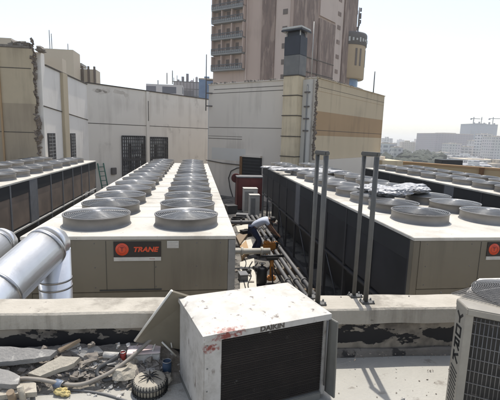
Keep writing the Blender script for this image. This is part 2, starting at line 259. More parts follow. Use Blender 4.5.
# ------------------------------------------------------------------ mesh helpers
class MB:
    def __init__(s): s.bm = bmesh.new(); s.mi = 0
    def _faces(s, n0):
        s.bm.faces.ensure_lookup_table()
        for f in s.bm.faces[n0:]: f.material_index = s.mi
    def poly(s, vs, fs):
        v = [s.bm.verts.new(p) for p in vs]
        for f in fs:
            try: s.bm.faces.new([v[i] for i in f]).material_index = s.mi
            except ValueError: pass
        return s
    def box(s, c, d, rz=0., rot=None, bev=0., jit=0.):
        M4 = Matrix.Translation(c) @ (rot.to_4x4() if rot else Matrix.Rotation(rz, 4, 'Z'))
        b2 = bmesh.new(); bmesh.ops.create_cube(b2, size=1)
        for v in b2.verts: v.co = Vector((v.co.x*d[0], v.co.y*d[1], v.co.z*d[2]))
        if jit:
            for v in b2.verts: v.co = Vector((v.co.x*(1+random.uniform(-jit,jit)), v.co.y*(1+random.uniform(-jit,jit)), v.co.z*(1+random.uniform(-jit,jit))))
        if bev: bmesh.ops.bevel(b2, geom=b2.edges[:], offset=bev, segments=2, affect='EDGES')
        s._merge(b2, M4); return s
    def b2(s, x0, x1, y0, y1, z0, z1, bev=0.): return s.box(((x0+x1)/2,(y0+y1)/2,(z0+z1)/2), (abs(x1-x0),abs(y1-y0),abs(z1-z0)), bev=bev)
    def _merge(s, b2, M4=Matrix.Identity(4)):
        vm = {v: s.bm.verts.new(M4 @ v.co) for v in b2.verts}
        for f in b2.faces:
            nf = s.bm.faces.new([vm[v] for v in f.verts]); nf.material_index = s.mi; nf.smooth = f.smooth
        b2.free()
    def tube(s, pts, r, n=8, cap=True, smooth=True):
        pts = [Vector(p) for p in pts]; rings = []
        rr = r if isinstance(r, (list, tuple)) else [r]*len(pts)
        up = None
        for i, p in enumerate(pts):
            t = (pts[min(i+1,len(pts)-1)]-pts[max(i-1,0)]).normalized()
            if up is None: up = Vector((0,0,1)) if abs(t.z) < .9 else Vector((1,0,0))
            a = t.cross(up).normalized(); b = a.cross(t).normalized(); up = b
            rings.append([s.bm.verts.new(p + (a*math.cos(q)+b*math.sin(q))*rr[i]) for q in [2*math.pi*k/n for k in range(n)]])
        for i in range(len(rings)-1):
            for k in range(n):
                f = s.bm.faces.new((rings[i][k], rings[i][(k+1)%n], rings[i+1][(k+1)%n], rings[i+1][k])); f.smooth = smooth; f.material_index = s.mi
        if cap:
            for rg in (rings[0], list(reversed(rings[-1]))):
                s.bm.faces.new(list(reversed(rg))).material_index = s.mi
        return s
    def ring(s, c, rad, r, n=36, m=4):
        vs = []
        for i in range(n):
            a = 2*math.pi*i/n; d = Vector((math.cos(a), math.sin(a), 0))
            vs.append([s.bm.verts.new(Vector(c)+d*(rad+r*math.cos(q))+Vector((0,0,r*math.sin(q)))) for q in [2*math.pi*(k+.5)/m for k in range(m)]])
        for i in range(n):
            for k in range(m):
                f = s.bm.faces.new((vs[i][k], vs[(i+1)%n][k], vs[(i+1)%n][(k+1)%m], vs[i][(k+1)%m])); f.smooth = True; f.material_index = s.mi
        return s
    def lathe(s, c, prof, n=40, a0=0., a1=2*math.pi, smooth=True):
        full = abs(a1-a0-2*math.pi) < 1e-6; cnt = n if full else n+1
        rg = []
        for i in range(cnt):
            a = a0+(a1-a0)*i/n
            rg.append([s.bm.verts.new((c[0]+p[0]*math.cos(a), c[1]+p[0]*math.sin(a), c[2]+p[1])) for p in prof])
        for i in range(n):
            j = (i+1) % cnt
            for k in range(len(prof)-1):
                vs = (rg[i][k], rg[j][k], rg[j][k+1], rg[i][k+1])
                f = s.bm.faces.new(vs); f.smooth = smooth; f.material_index = s.mi
        return s
    def prism(s, pts, z0, z1, bev=0.):       # 2d polygon extruded in z
        n = len(pts); b2 = bmesh.new()
        lo = [b2.verts.new((p[0],p[1],z0)) for p in pts]; hi = [b2.verts.new((p[0],p[1],z1)) for p in pts]
        b2.faces.new(list(reversed(lo))); b2.faces.new(hi)
        for i in range(n): b2.faces.new((lo[i], lo[(i+1)%n], hi[(i+1)%n], hi[i]))
        bmesh.ops.recalc_face_normals(b2, faces=b2.faces[:])
        if bev: bmesh.ops.bevel(b2, geom=b2.edges[:], offset=bev, segments=2, affect='EDGES')
        s._merge(b2); return s
    def build(s, name, mats, parent=None, loc=None, rz=0., doubles=True):
        me = bpy.data.meshes.new(name)
        bmesh.ops.recalc_face_normals(s.bm, faces=s.bm.faces[:])
        s.bm.to_mesh(me); s.bm.free()
        for m_ in (mats if isinstance(mats, (list, tuple)) else [mats]): me.materials.append(m_)
        o = bpy.data.objects.new(name, me); C.objects.link(o)
        if parent: o.parent = parent
        if loc is not None: o.location = loc
        o.rotation_euler.z = rz
        return o
def tag(o, label=None, cat=None, group=None, kind=None):
    if label: o['label'] = label
    if cat: o['category'] = cat
    if group: o['group'] = group
    if kind: o['kind'] = kind
    return o
def thing(name, label, cat, loc=(0,0,0), rz=0., group=None):
    o = bpy.data.objects.new(name, None); C.objects.link(o); o.empty_display_size = .2
    o.location = loc; o.rotation_euler.z = rz
    return tag(o, label, cat, group)
def copy_tree(o, parent=None):
    c = o.copy(); C.objects.link(c); c.parent = parent
    for ch in list(o.children): copy_tree(ch, c)
    return c
def text_mesh(txt, size, depth, name, m, parent, loc, rot, shear=0., bold=0., sx=1.):
    cu = bpy.data.curves.new(name, 'FONT'); cu.body = txt; cu.size = size; cu.extrude = depth; cu.shear = shear; cu.offset = bold; cu.align_x = 'LEFT'; cu.resolution_u = 3
    t = bpy.data.objects.new('tmp', cu); C.objects.link(t)
    bpy.context.view_layer.update()
    me = bpy.data.meshes.new_from_object(t.evaluated_get(bpy.context.evaluated_depsgraph_get()))
    bpy.data.objects.remove(t); me.name = name; me.materials.clear(); me.materials.append(m)
    for v in me.vertices: v.co.x *= sx
    o = bpy.data.objects.new(name, me); C.objects.link(o); o.parent = parent; o.location = loc; o.rotation_euler = rot
    return o
def lumpy(name, m, pts_r, seed=0, jitter=.25, sub=3, parent=None, flat=1., freq=6.):
    """one closed crumpled surface made from merged blobs"""
    from mathutils import noise
    b = bmesh.new()
    for (p, r) in pts_r:
        b2 = bmesh.new(); bmesh.ops.create_icosphere(b2, subdivisions=sub, radius=1)
        rx, ry, rz_ = r
        for v in b2.verts:
            n = noise.noise(v.co*freq*.35+Vector((seed, p[0], p[1])))*jitter*1.4 + noise.noise(v.co*freq+Vector((seed, 3, 1)))*jitter*.7
            v.co = Vector((v.co.x*rx*(1+n), v.co.y*ry*(1+n), v.co.z*rz_*(1+n)*flat))+Vector(p)
        me = bpy.data.meshes.new('t'); b2.to_mesh(me); b2.free(); b.from_mesh(me); bpy.data.meshes.remove(me)
    me = bpy.data.meshes.new(name); b.to_mesh(me); b.free(); me.materials.append(m)
    o = bpy.data.objects.new(name, me); C.objects.link(o); o.parent = parent
    return o

# ------------------------------------------------------------------ setting
GZ = -3.65; FZ = -1.57; RZ = -1.275
tag(MB().poly([(-3000,-3000,-40),(3000,-3000,-40),(3000,3000,-40),(-3000,3000,-40)], [(0,1,2,3)]).build('ground', M['city_ground']), kind='structure')
# roof yard the chillers stand on, and the higher roof under the photographer
tag(MB().b2(-30, 34, 2.95, 45, GZ-.4, GZ).build('yard_floor', M['yard']), kind='structure')
tag(MB().b2(-30, 34, -8, 2.91, FZ-.3, FZ).build('roof_floor', M['floor']), kind='structure')
tag(MB().b2(-30, 34, 2.60, 2.92, -39.9, FZ-.31).build('roof_edge', M['wall_grey']), kind='structure')

# parapet
par = thing('parapet_wall', 'low peeling parapet wall with beige coping and black tar patches across the roof edge', 'parapet', (0,2.75,FZ), rz=R(-2.1))
par.location.y += .035
def P(o, parent):
    base = Vector(parent.location) if parent is not par_ref[0] else Vector((0,2.75,FZ))
    o.parent = parent; o.location = Vector(o.location)-base; return o
par_ref = [None]
par_ref[0] = par
def wavy_bar(x0, x1, y0, y1, z0, z1, name, m, amp=.004, n=160, parent=None):
    mb = MB(); from mathutils import noise
    prof = [(y0,z0),(y0,z1-.012),(y0+.012,z1),(y1-.012,z1),(y1,z1-.012),(y1,z0)]
    rows = []
    for i in range(n+1):
        x = x0+(x1-x0)*i/n
        rows.append([mb.bm.verts.new((x, py+noise.noise(Vector((x*3,py*9,pz*20)))*amp*2.2, pz+noise.noise(Vector((x*4,pz*9,py*20+5)))*amp*1.6)) for (py,pz) in prof])
    for i in range(n):
        for k in range(len(prof)):
            j = (k+1) % len(prof)
            mb.bm.faces.new((rows[i][k], rows[i+1][k], rows[i+1][j], rows[i][j]))
    o = mb.build(name, m); P(o, parent); return o
wavy_bar(-8, 8, 2.575, 2.835, -1.315, -1.20, 'coping', M['coping'], parent=par)
wavy_bar(-8, 8, 2.605, 2.82, FZ-.29, -1.318, 'wall', M['peel'], parent=par, amp=.003)
wavy_bar(-8, 8, 2.570, 2.603, FZ+.001, -1.515, 'tar_skirt', M['tarry'], parent=par, amp=.008)
# pier at the right end of the parapet
pr = thing('parapet_pier', 'white capped pier rising from the parapet behind the beige condenser', 'pier', (2.6,2.9,FZ))
q0 = atz(478,278,-1.08); q1 = atz(466,291,-1.08)
P(MB().prism([(q1.x,q1.y),(q0.x,q0.y),(3.4,q0.y),(3.4,q1.y)], FZ, -1.08, bev=.01).build('pier_cap', M['wall_bright']), pr)

# handrail loops
hr = [('tall steel grab rail loop on the parapet nearer the dented white unit', 317.6, 326.2), ('tall steel grab rail loop on the parapet nearer the beige condenser', 364.2, 377.0)]
rail_src = None
for i, (lab, pa, pb) in enumerate(hr):
    A = aty(pa, 156, 2.79); B = aty(pb, 156, 2.67)
    t = thing('grab_rail', lab, 'grab rail', (B.x, B.y, -1.2), group='grab rail loops on the parapet')
    dx, dy = A.x-B.x, A.y-B.y
    h = 1.09; rr = .018
    for (x, y, r_) in ((0,0,.0185), (dx,dy,.0155)):
        MB().tube([(x,y,.0),(x,y,h*.5),(x,y,h-.012)], r_, 14).build('leg', M['pole'], t)
        MB().box((x+.012,y,.006), (.095,.07,.012), bev=.002).build('base_plate', M['pole'], t)
        for (bx,by) in ((-.028,.025),(.050,.025),(-.028,-.025),(.050,-.025)): MB().lathe((x+bx,y+by,.012), [(0.0001,.014),(.006,.014),(.007,0)], 8).build('bolt', M['galv'], t)
    MB().box((dx/2,dy/2,h+.005), (.036, math.hypot(dx,dy)+.04, .030), rz=math.atan2(dy,dx)-math.pi/2, bev=.006).build('top_bar', M['pole'], t)

# ------------------------------------------------------------------ chillers
FR = .44; FP = .90; W = 2.6
def fan_parts():
    sh = MB()
    sh.lathe((0,0,0), [(FR+.014,0),(FR+.006,.014),(FR-.002,.022),(FR-.002,.140),(FR+.008,.143),(FR+.008,.156),(FR-.012,.156),(FR-.014,.002)], 48)
    sh.mi = 1; sh.lathe((0,0,0), [(FR-.014,.003),(.0001,.003)], 48)  # dark disc over the deck paints the unlit inside of the shroud
    g = MB()
    for k in range(17):
        rad = .05+(.425-.05)*k/16
        z = .158+.034*(1-(rad/.43)**2)
        g.ring((0,0,z), rad, .0046, n=40)
    for k in range(10):
        a = 2*math.pi*k/10+.2
        g.tube([(math.cos(a)*r, math.sin(a)*r, .154+.034*(1-(r/.43)**2)) for r in (.04,.15,.25,.35,.43)], .004, n=4, cap=False)
    g.lathe((0,0,0), [(.0001,.198),(.06,.195),(.065,.190),(.0001,.187)], 16)
    b = MB()
    for k in range(5):
        a0 = 2*math.pi*k/5
        vs = []; fs = []
        for i in range(7):
            r = .09+.31*i/6
            for j, (da, z) in enumerate(((-.32,.05),(0,.075),(.34,.105))):
                aa = a0+da*(1+.15*i/6)+.12*i/6
                vs.append((math.cos(aa)*r, math.sin(aa)*r, z))
        for i in range(6):
            for j in range(2): fs.append((i*3+j, i*3+j+1, i*3+j+4, i*3+j+3))
        b.poly(vs, fs)
    b.lathe((0,0,0), [(.0001,.135),(.07,.13),(.09,.11),(.09,.02)], 20)
    return sh, g, b
def make_fan():
    sh, g, b = fan_parts()
    s_ = sh.build('fan_shroud', [M['galv'], M['interior']])
    g.build('fan_guard', M['wire'], s_); b.build('fan_blades', M['blade'], s_)
    return s_
fan0 = None
def place_fan(parent, x, y, z, rz):
    global fan0
    if fan0 is None: f = fan0 = make_fan()
    else: f = copy_tree(fan0)
    f.parent = parent; f.location = (x+random.uniform(-.008,.008), y+random.uniform(-.01,.01), z); f.rotation_euler = (0,0,rz)
    for ch_f in f.children:
        if ch_f.name.startswith('fan_guard'): ch_f.rotation_euler = (random.uniform(-.012,.012), random.uniform(-.012,.012), 0); ch_f.scale.z = random.uniform(.985,1.015)
def chiller(label, xc, y0, yl, fan_y0, coil, sidecol, lightpanel, sign=True, nf=None, diag=False, w=W):
    L = yl-y0; t = thing('rooftop_chiller', label, 'chiller', (xc, y0, GZ), group='long rooftop chillers in a row')
    rz = RZ-GZ                                  # roof height above the yard
    hw = w/2
    MB().b2(-hw, hw, 0, L, rz-.045, rz, bev=.006).build('roof_panel', M['white_roof'], t)
    MB().b2(-hw+.012, hw-.012, .012, L-.012, rz-.35, rz-.047).build('fan_deck', M['interior'], t)
    # end panel: facing the photographer
    MB().b2(-hw+.10, hw-.10, .004, .04, rz-.72, rz-.047, bev=.004).build('end_panel', M['olive'], t)
    MB().b2(-hw+.10, hw-.10, .010, .04, rz-1.25, rz-.728, bev=.004).build('end_panel', M['olive'], t)
    MB().b2(-hw+.10, hw-.10, .03, .05, rz-1.3, rz-.3).build('panel_backing', M['olive_dark'], t)
    for sx in (-1, 1):
        MB().b2(sx*hw-sx*.098, sx*hw-sx*.004, .008, .10, rz-1.28, rz-.048, bev=.004).build('corner_post', M['olive'] if sx < 0 and sign else M['postgrey'], t)
        MB().b2(sx*hw-sx*.09, sx*hw-sx*.02, L-.10, L-.01, .001, rz-.048).build('corner_post', M['postgrey'], t)
        # side panels
        n = int((L-.9)/1.05); y = .10; mid = n//2; step = (L-.2-.5)/n
        for k in range(n):
            if k == mid:
                MB().b2(sx*hw-sx*.045, sx*hw-sx*.006, y+.01, y+.5, rz-1.18, rz-.05, bev=.003).build('control_panel', lightpanel, t); y += .5
            z1, z0 = rz-.085, rz-1.13
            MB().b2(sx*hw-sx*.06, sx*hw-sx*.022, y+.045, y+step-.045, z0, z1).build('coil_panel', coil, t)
            MB().b2(sx*hw-sx*.055, sx*hw-sx*.005, y-.035, y+.035, rz-1.18, rz-.05, bev=.003).build('mullion', sidecol, t)
            if k % 1 == 0:
                MB().b2(sx*hw-sx*.07, sx*hw-sx*.012, y-.028, y+.028, .10, rz-1.22).build('leg', sidecol, t)
            if diag and k % 2 == 0:
                MB().tube([(sx*(hw-.03), y+.05, .14), (sx*(hw-.03), y+step-.05, rz-1.24)], .018, 6).build('brace', sidecol, t)
            y += step
        MB().b2(sx*hw-sx*.075, sx*hw+sx*.002, 0.101, L-.102, rz-1.225, rz-1.185).build('lower_rail', M['plate_white'] if coil is M['coil_brown'] else sidecol, t)
        MB().b2(sx*hw-sx*.09, sx*hw, 0.0, L, 0.0, .095).build('base_rail', sidecol, t)
    # vessels underneath
    for sx in (-1,1): MB().b2(sx*(hw-.42), sx*(hw-.40), .6, L-.4, .3, rz-1.23).build('shade_panel', M['black'], t)  # black sheets added to darken the open space under the chiller
    for xx, zz, rr in ((-.45,.42,.26), (.45,.42,.26), (0,.86,.2)):
        MB().tube([(xx,.5,zz),(xx,L-.5,zz)], rr, 16).build('vessel', M['tank'], t)
    for k in range(1, int(L/FP)+1):
        yy = fan_y0-y0-FP/2+k*FP
        if yy < L-.1: MB().b2(-hw+.004, hw-.004, yy-.003, yy+.003, rz-.001, rz+.0025).build('roof_seam', M['postgrey'], t)
    # fans
    nf = nf or int((yl-fan_y0-.3)/FP)+1
    for k in range(nf):
        for sx in (-1, 1): place_fan(t, sx*.61+.045, fan_y0-y0+k*FP, rz, random.random()*6)
    if sign:
        pl = MB().b2(-.22, .355, -.006, .003, rz-.265, rz-.066).build('name_plate', M['plate_black'], t)
        MB().b2(-.22, .355, -.0065, .003, rz-.315, rz-.267).build('plate_strip', M['plate_white'], pl)
        # round emblem with a dark inner mark
        em = MB(); em.lathe((0,0,0), [(.0001,.006),(.078,.006),(.080,0)], 40); o = em.build('emblem', M['orange_logo'], pl); o.location = (-.118,-.006,rz-.165); o.rotation_euler = (R(90),0,0)
        em = MB(); em.box((0,0,0), (.014,.05,.003)); em.box((0,.026,0), (.05,.013,.003)); 
        em.ring((0,0,0), .050, .0025, 30); o = em.build('emblem_mark', M['redcan'], pl); o.location = (-.118,-.0125,rz-.165); o.rotation_euler = (R(90),0,0)
        text_mesh('TRANE', .085, .002, 'lettering', M['orange_logo'], pl, (.012,-.008,rz-.195), (R(90),0,0), shear=.25, bold=.0035, sx=1.12)
        text_mesh('TRANE', .022, .0005, 'small_lettering', M['redcan'], pl, (.21,-.0072,rz-.298), (R(90),0,0))
        st = MB().b2(.43, .575, -.0015, .003, rz-.155, rz-.062).build('sticker', M['plate_white'], t)
        for k in range(4): MB().b2(.44, .565-.03*(k%2), -.0022, -.0017, rz-.085-k*.02, rz-.079-k*.02).build('sticker_line', M['strap'], st)
        MB().b2(-.40, .36, -.012, .003, rz-.705, rz-.69).build('door_lip', M['olive_dark'], t)
        MB().b2(.27, .274, -.001, .0045, rz-.69, rz-.32).build('panel_seam', M['olive_dark'], t)
        MB().b2(-.315, -.311, -.001, .0045, rz-.69, rz-.06).build('panel_seam', M['olive_dark'], t)
        for bx in (-1.1,-.45,.29,.8,1.1):
            for bz in (.09,.4,.66): MB().lathe((0,0,0), [(.0001,.003),(.008,.003),(.009,0)], 8).build('screw', M['galv'], t, loc=None)
    return t
def fix_screws(t):
    k = 0; pos = [(bx, bz) for bx in (-1.1,-.45,.29,.8,1.1) for bz in (.09,.4,.66)]
    for ch in t.children:
        if ch.name.startswith('screw'):
            bx, bz = pos[k]; k += 1; ch.location = (bx, .004, RZ-GZ-bz); ch.rotation_euler = (R(90),0,0)
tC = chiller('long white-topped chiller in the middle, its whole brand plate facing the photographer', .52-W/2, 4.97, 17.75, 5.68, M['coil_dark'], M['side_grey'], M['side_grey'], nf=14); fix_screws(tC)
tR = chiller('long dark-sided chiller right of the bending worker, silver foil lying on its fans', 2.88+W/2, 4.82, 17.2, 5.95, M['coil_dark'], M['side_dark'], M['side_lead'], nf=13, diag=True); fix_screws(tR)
tL = chiller('chiller with brown coil panels along its side, in front of the torn beige wall', -4.30-W/2, 5.5, 18.2, 6.2, M['coil_brown'], M['side_grey'], M['side_grey'], sign=False, nf=13)
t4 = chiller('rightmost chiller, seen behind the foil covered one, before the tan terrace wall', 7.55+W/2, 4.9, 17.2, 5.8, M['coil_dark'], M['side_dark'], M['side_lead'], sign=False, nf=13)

# foil on the right-hand chiller
bl = [(372,184,.17),(378,185,.16),(385,187,.18),(392,188,.17),(399,187,.17),(406,185,.19),(413,184,.20),(419,186,.14)]
pts = []
for (x,y,r_) in bl:
    p = atz(x, y+4, RZ+.27); pts.append(((p.x,p.y,p.z), (r_*1.7,r_*1.4,r_*.50)))
tag(lumpy('foil_blanket', M['foil'], pts, seed=3, jitter=.22, sub=4, freq=4.5), 'crumpled silver foil blanket heaped over the middle fans of a chiller', 'foil')
pts = []
for (x,y,r_) in [(272,166,.22),(279,168,.2),(288,168,.24),(298,168,.26),(308,168,.27),(318,168,.25),(330,170,.25)]:
    p = atz(x, y+1, RZ+.20); pts.append(((p.x,p.y,p.z-.02), (r_*1.8,r_*.9,r_*.26)))
tag(lumpy('foil_sheet', M['foil'], pts, seed=8, jitter=.2, sub=4, freq=3.2), 'flat strip of silver foil at the far end of the dark sided chiller', 'foil')

# ------------------------------------------------------------------ clad pipes at left
def clad_pipe(label, pa, da, pb, db, r, r2):
    def atdepth(px, d): return ray(*px)*d
    A = atdepth(pa, da); B = atdepth(pb, db)
    d = (B-A).normalized(); A2 = A-d*1.9
    t = thing('clad_pipe', label, 'pipe', (B.x, B.y, GZ), group='aluminium clad pipes')
    loc = Vector(t.location)
    def bod(pts, name, rad=r, m=M['silver'], n=36, parent=t):
        return MB().tube([Vector(p)-loc for p in pts], rad, n).build(name, m, parent)
    Bs = B - d*.05
    run = bod([A2, Bs], 'pipe_run')
    # elbow: from direction d to straight down
    el = []; rb = r*.30; ax = d.cross(Vector((0,0,-1))).normalized()
    ang = d.angle(Vector((0,0,-1)))
    cen = Bs + (Matrix.Rotation(math.pi/2, 3, ax) @ d)*rb
    for k in range(5):
        q = ang*k/4; el.append(cen + Matrix.Rotation(q, 3, ax) @ (Bs-cen))
    elb = bod(el, 'elbow', rad=[r*.995+(r2-r*.995)*k/4 for k in range(5)])
    bod([el[-1], (el[-1].x, el[-1].y, GZ+.002)], 'riser', rad=r2)
    for k, s_ in enumerate((.03, .62, 1.24, 1.86)):
        p = Bs-d*s_; bod([p-d*.012, p+d*.012], 'strap', rad=r+.005, m=M['strap'])
    for zz in (.30,.38,1.1): 
        bod([(el[-1].x,el[-1].y,el[-1].z-zz),(el[-1].x,el[-1].y,el[-1].z-zz-.02)], 'strap', rad=r2+.004, m=M['strap'])
    return t
clad_pipe('big shiny aluminium clad pipe with elbow beside the middle chiller', (0,290), 3.42, (51,243), 3.98, .20, .155)
clad_pipe('shorter shiny clad pipe at the left edge of the photo above the stone slabs', (-40,275), 3.9, (2,241), 4.5, .17, .15)

# ------------------------------------------------------------------ walls and buildings around the yard
WX = -6.2
# beige wall with a torn edge
bw = thing('beige_wall', 'beige two-tone rendered wall with a torn broken right edge at far left', 'wall', (-9,17.6,GZ))
def bw_piece(z0, z1, m, name, y=17.5, edge=-6.42, n=24):
    mb = MB(); from mathutils import noise
    pts = []
    for i in range(n+1):
        z = z0+(z1-z0)*i/n; x = edge + noise.noise(Vector((z*2.3, 1, 0)))*.14 + noise.noise(Vector((z*9, 4, 0)))*.05
        pts.append((x, z))
    vs = []; fs = []
    for (x, z) in pts: vs += [(-16, y, z), (x, y, z), (x, y+.22, z), (-16, y+.22, z)]
    for i in range(n):
        a, b = i*4, i*4+4
        for k in range(4): fs.append((a+k, a+(k+1)%4, b+(k+1)%4, b+k))
    fs += [(0,1,2,3), (n*4, n*4+1, n*4+2, n*4+3)]
    return P(mb.poly(vs, fs).build(name, m), bw)
bw_piece(GZ, 1.0, M['beige_dark'], 'lower_wall'); bw_piece(1.0, 3.12, M['beige'], 'upper_wall', n=30)
P(MB().b2(-16,-6.5,17.46,17.72,3.12,3.24, bev=.03).build('coping', M['rubble']), bw)
for zz in (-.15, 2.35): P(MB().b2(-16,-6.5,17.492,17.5,zz,zz+.03).build('groove', M['seam']), bw)
P(MB().b2(-7.72,-7.66,17.44,17.50,GZ,3.1).build('drain_pipe', M['tan']), bw)
mb = MB(); from mathutils import noise as _n
for i in range(110):
    z = GZ+.3+i*.0624; x = -6.40+_n.noise(Vector((z*2.3,1,0)))*.14
    mb.box((x+random.uniform(-.03,.05), 17.55+random.uniform(-.05,.05), z), tuple(q_*(.55+.9*abs(_n.noise(Vector((z*1.7,9,2))))*1.6) for q_ in (random.uniform(.05,.14), random.uniform(.12,.26), random.uniform(.05,.15))), jit=.5, rot=Quaternion((random.random(),random.random(),random.random(),1)).normalized().to_matrix())
P(mb.build('broken_edge', M['rust']), bw)
for k, (px, w_) in enumerate(((16,.24),(22,.22),(28,.12),(40.5,.2))):
    p = aty(px, 43 if px < 40 else 50, 17.6)
    o = lumpy('rubble_lump', M['rubble'], [((p.x,17.6,3.28 if px < 40 else 3.12),(w_,.2,w_*.6))], seed=k, jitter=.5, sub=2)
    tag(o, ['broken masonry lump on the torn beige wall top, leftmost', 'broken masonry lump on the torn beige wall top, middle one', 'small masonry lump near the torn right edge of the beige wall', 'masonry lump perched on the white wall end past the torn edge'][k], 'rubble', 'masonry lumps on the wall top')

# W0: sunlit side wall along Y
w0 = thing('white_side_wall', 'bright white side wall with two narrow barred windows and a pilaster', 'wall', (WX,21,GZ))
T0 = 2.6
P(MB().b2(WX-.3, WX, 17.72, 24.6, GZ, T0).build('wall', M['wall_bright']), w0)
P(MB().b2(WX-.42, WX-.002, 17.721, 18.15, T0-.3, 3.05, bev=.02).build('wall_end', M['wall_bright']), w0)
P(MB().b2(WX-.34, WX+.05, 18.16, 24.58, T0, T0+.05).build('coping', M['seam']), w0)
yp = aty(62,100,1).x; 
def yw0(px): r = ray(px, 110); return WX/r.x*r.y
P(MB().b2(WX, WX+.13, yw0(61.5), yw0(66), GZ, T0-.002).build('pilaster', M['beige']), w0)
for (a, b) in ((46,53.5), (69,74)):
    f = P(MB().b2(WX-.02, WX+.03, yw0(a), yw0(b), -1.6, -.15).build('window', M['grille']), w0)
    pn = MB().b2(WX+.031, WX+.036, yw0(a)+.06, yw0(b)-.06, -1.55, -.2).build('pane', M['pane_dark'], f); pn.location = -Vector(w0.location)-Vector(f.location)+Vector((0,0,0))
    pn.location = Vector((0,0,0))
    mb = MB()
    for k in range(9): mb.b2(WX+.038, WX+.052, yw0(a)+.05, yw0(b)-.05, -1.5+k*.15, -1.475+k*.15)
    mb.b2(WX+.038, WX+.054, (yw0(a)+yw0(b))/2-.02, (yw0(a)+yw0(b))/2+.02, -1.56,-.18)
    g_ = mb.build('bars', M['balcony'], f)
P(MB().tube([(WX+.02,17.75,.95),(WX+.02,24.55,.62)], .02, 6).build('conduit', M['seam']), w0)

# W1: diagonal wall
A1 = Vector((WX, 24.6)); B1 = Vector((.95, 32.4)); D1 = (B1-A1).normalized(); N1 = Vector((D1.y, -D1.x))
ang1 = math.atan2(D1.y, D1.x); L1 = (B1-A1).length
w1 = thing('white_back_wall', 'long off-white back wall with two large barred windows', 'wall', (A1.x, A1.y, GZ), rz=ang1)
def l1(px, py): p = onplane(px, py, A1, D1); return (Vector((p.x,p.y))-A1).dot(D1), p.z-GZ
H1 = 2.68-GZ
MB().b2(0, L1, 0, .3, 0, H1).build('wall', M['wall_white'], w1)
MB().b2(0, L1, -.05, .34, H1, H1+.06).build('coping', M['seam'], w1)
MB().b2(0, L1, -.006, -.001, l1(140,125.5)[1]-.02, l1(140,125.5)[1]+.02).build('groove', M['seam'], w1)
u, _ = l1(147.5, 120)
MB().b2(u-.12, u+.12, -.07, -.001, 0, H1-.01).build('pilaster', M['wall_white'], w1)
MB().tube([(u+.02,-.08,l1(147,121)[1]),(u+.02,-.08,l1(147,101)[1])], .02, 6).build('conduit', M['seam'], w1)
for (xa, xb, yt) in ((121.5,144.5,136),(149.5,167,137.3)):
    ua, ub = l1(xa,140)[0], l1(xb,140)[0]; zt = l1((xa+xb)/2, yt)[1]; zb = zt-3.6
    f = MB().b2(ua, ub, -.03, .02, zb, zt).build('window', M['grille'], w1)
    MB().b2(ua+.08, ub-.08, -.036, -.031, zb+.08, zt-.08).build('pane', M['pane'], f)
    mb = MB(); nx = 11 if xb-xa > 20 else 9
    for k in range(nx+1): x_ = ua+(ub-ua)*k/nx; mb.b2(x_-.026, x_+.026, -.09, -.05, zb, zt)
    for k in range(17): z_ = zb+(zt-zb)*k/16; mb.b2(ua, ub, -.085, -.045, z_-.022, z_+.022)
    mb.b2(ua, ub, -.1, -.04, (zb+zt)/2+.3-.08, (zb+zt)/2+.3+.08)
    mb.build('bars', M['grille'], f)
    for k in range(3):
        x_ = ua+(ub-ua)*(.25+.3*k)
        MB().b2(x_, x_+(ub-ua)*.16, -.044, -.038, zb+.5+(k%2)*.4, zt-.5-(k%2)*.8).build('shutter', M['pane_dark'], f)
ub_, zb_ = l1(113,171)
MB().box((ub_,-.08,zb_), (.35,.14,.42), bev=.02).build('vent_box', M['drum_dark'], w1)
# peeled plaster patches near the top
for k, (px, py, w_) in enumerate(((97,90,.35),(101,91.5,.5),(106,90.5,.3),(119,92,.45),(126,95,.2))):
    a, b = l1(px, py); mb = MB()
    pts = [(a+w_*(.7+.4*random.random())*math.cos(q), b+.13*(.5+random.random())*math.sin(q)) for q in [2*math.pi*i/11 for i in range(11)]]
    mb.poly([(p[0],-.004,p[1]) for p in pts], [tuple(range(11))]); mb.build('peeled_patch', M['wall_grey'], w1)
lad = thing('ladder', 'green metal ladder leaning on the back wall beyond the left chiller', 'ladder', (-5.6,25.0,GZ), rz=ang1)
for x_ in (-.2, .2): MB().tube([(x_,-.35,0),(x_,0.1,1.75)], .035, 6).build('rail', M['green'], lad)
for k in range(6): MB().tube([(-.2,-.35+.45*(k+.7)/6.5,1.75*(k+.7)/6.5),(.2,-.35+.45*(k+.7)/6.5,1.75*(k+.7)/6.5)], .022, 6).build('rung', M['green'], lad)

# Corner building
LB = Vector((.75,25)); CB = Vector((5.95,20)); RB = Vector((12.85,26.9)); HB = 2.93
cb = thing('corner_building', 'pale block with grey left face, buff right face and a tan painted band', 'building', (6,22,GZ))
back = RB+LB-CB
P(MB().prism([LB,CB,RB,back], -39.9, HB-.001).build('wall', M['wall_grey']), cb)
dL = (LB-CB).normalized(); dR = (RB-CB).normalized()
nL = Vector((-dL.y, dL.x)); nL = nL if nL.y < 0 else -nL
nR = Vector((-dR.y, dR.x)); nR = nR if nR.y < 0 else -nR
def face_box(o0, d, n, a, b, z0, z1, proud, name, m, back_=.0, parent=cb, bev=0.):
    p = [o0+d*a+n*proud, o0+d*b+n*proud, o0+d*b-n*back_, o0+d*a-n*back_]
    return P(MB().prism(p, z0, z1, bev).build(name, m), parent)
LR = (RB-CB).length; LL = (LB-CB).length
def fR(px, py): p = onplane(px, py, CB, dR); return (Vector((p.x,p.y))-CB).dot(dR), p.z
def fL(px, py): p = onplane(px, py, CB, dL); return (Vector((p.x,p.y))-CB).dot(dL), p.z
zb1, zb0 = 1.33, .10
face_box(CB, dR, nR, .0, LR, zb1, HB, .02, 'buff_upper', M['buff'])
face_box(CB, dR, nR, .0, LR, zb0, zb1-.001, .018, 'tan_band', M['tan'])
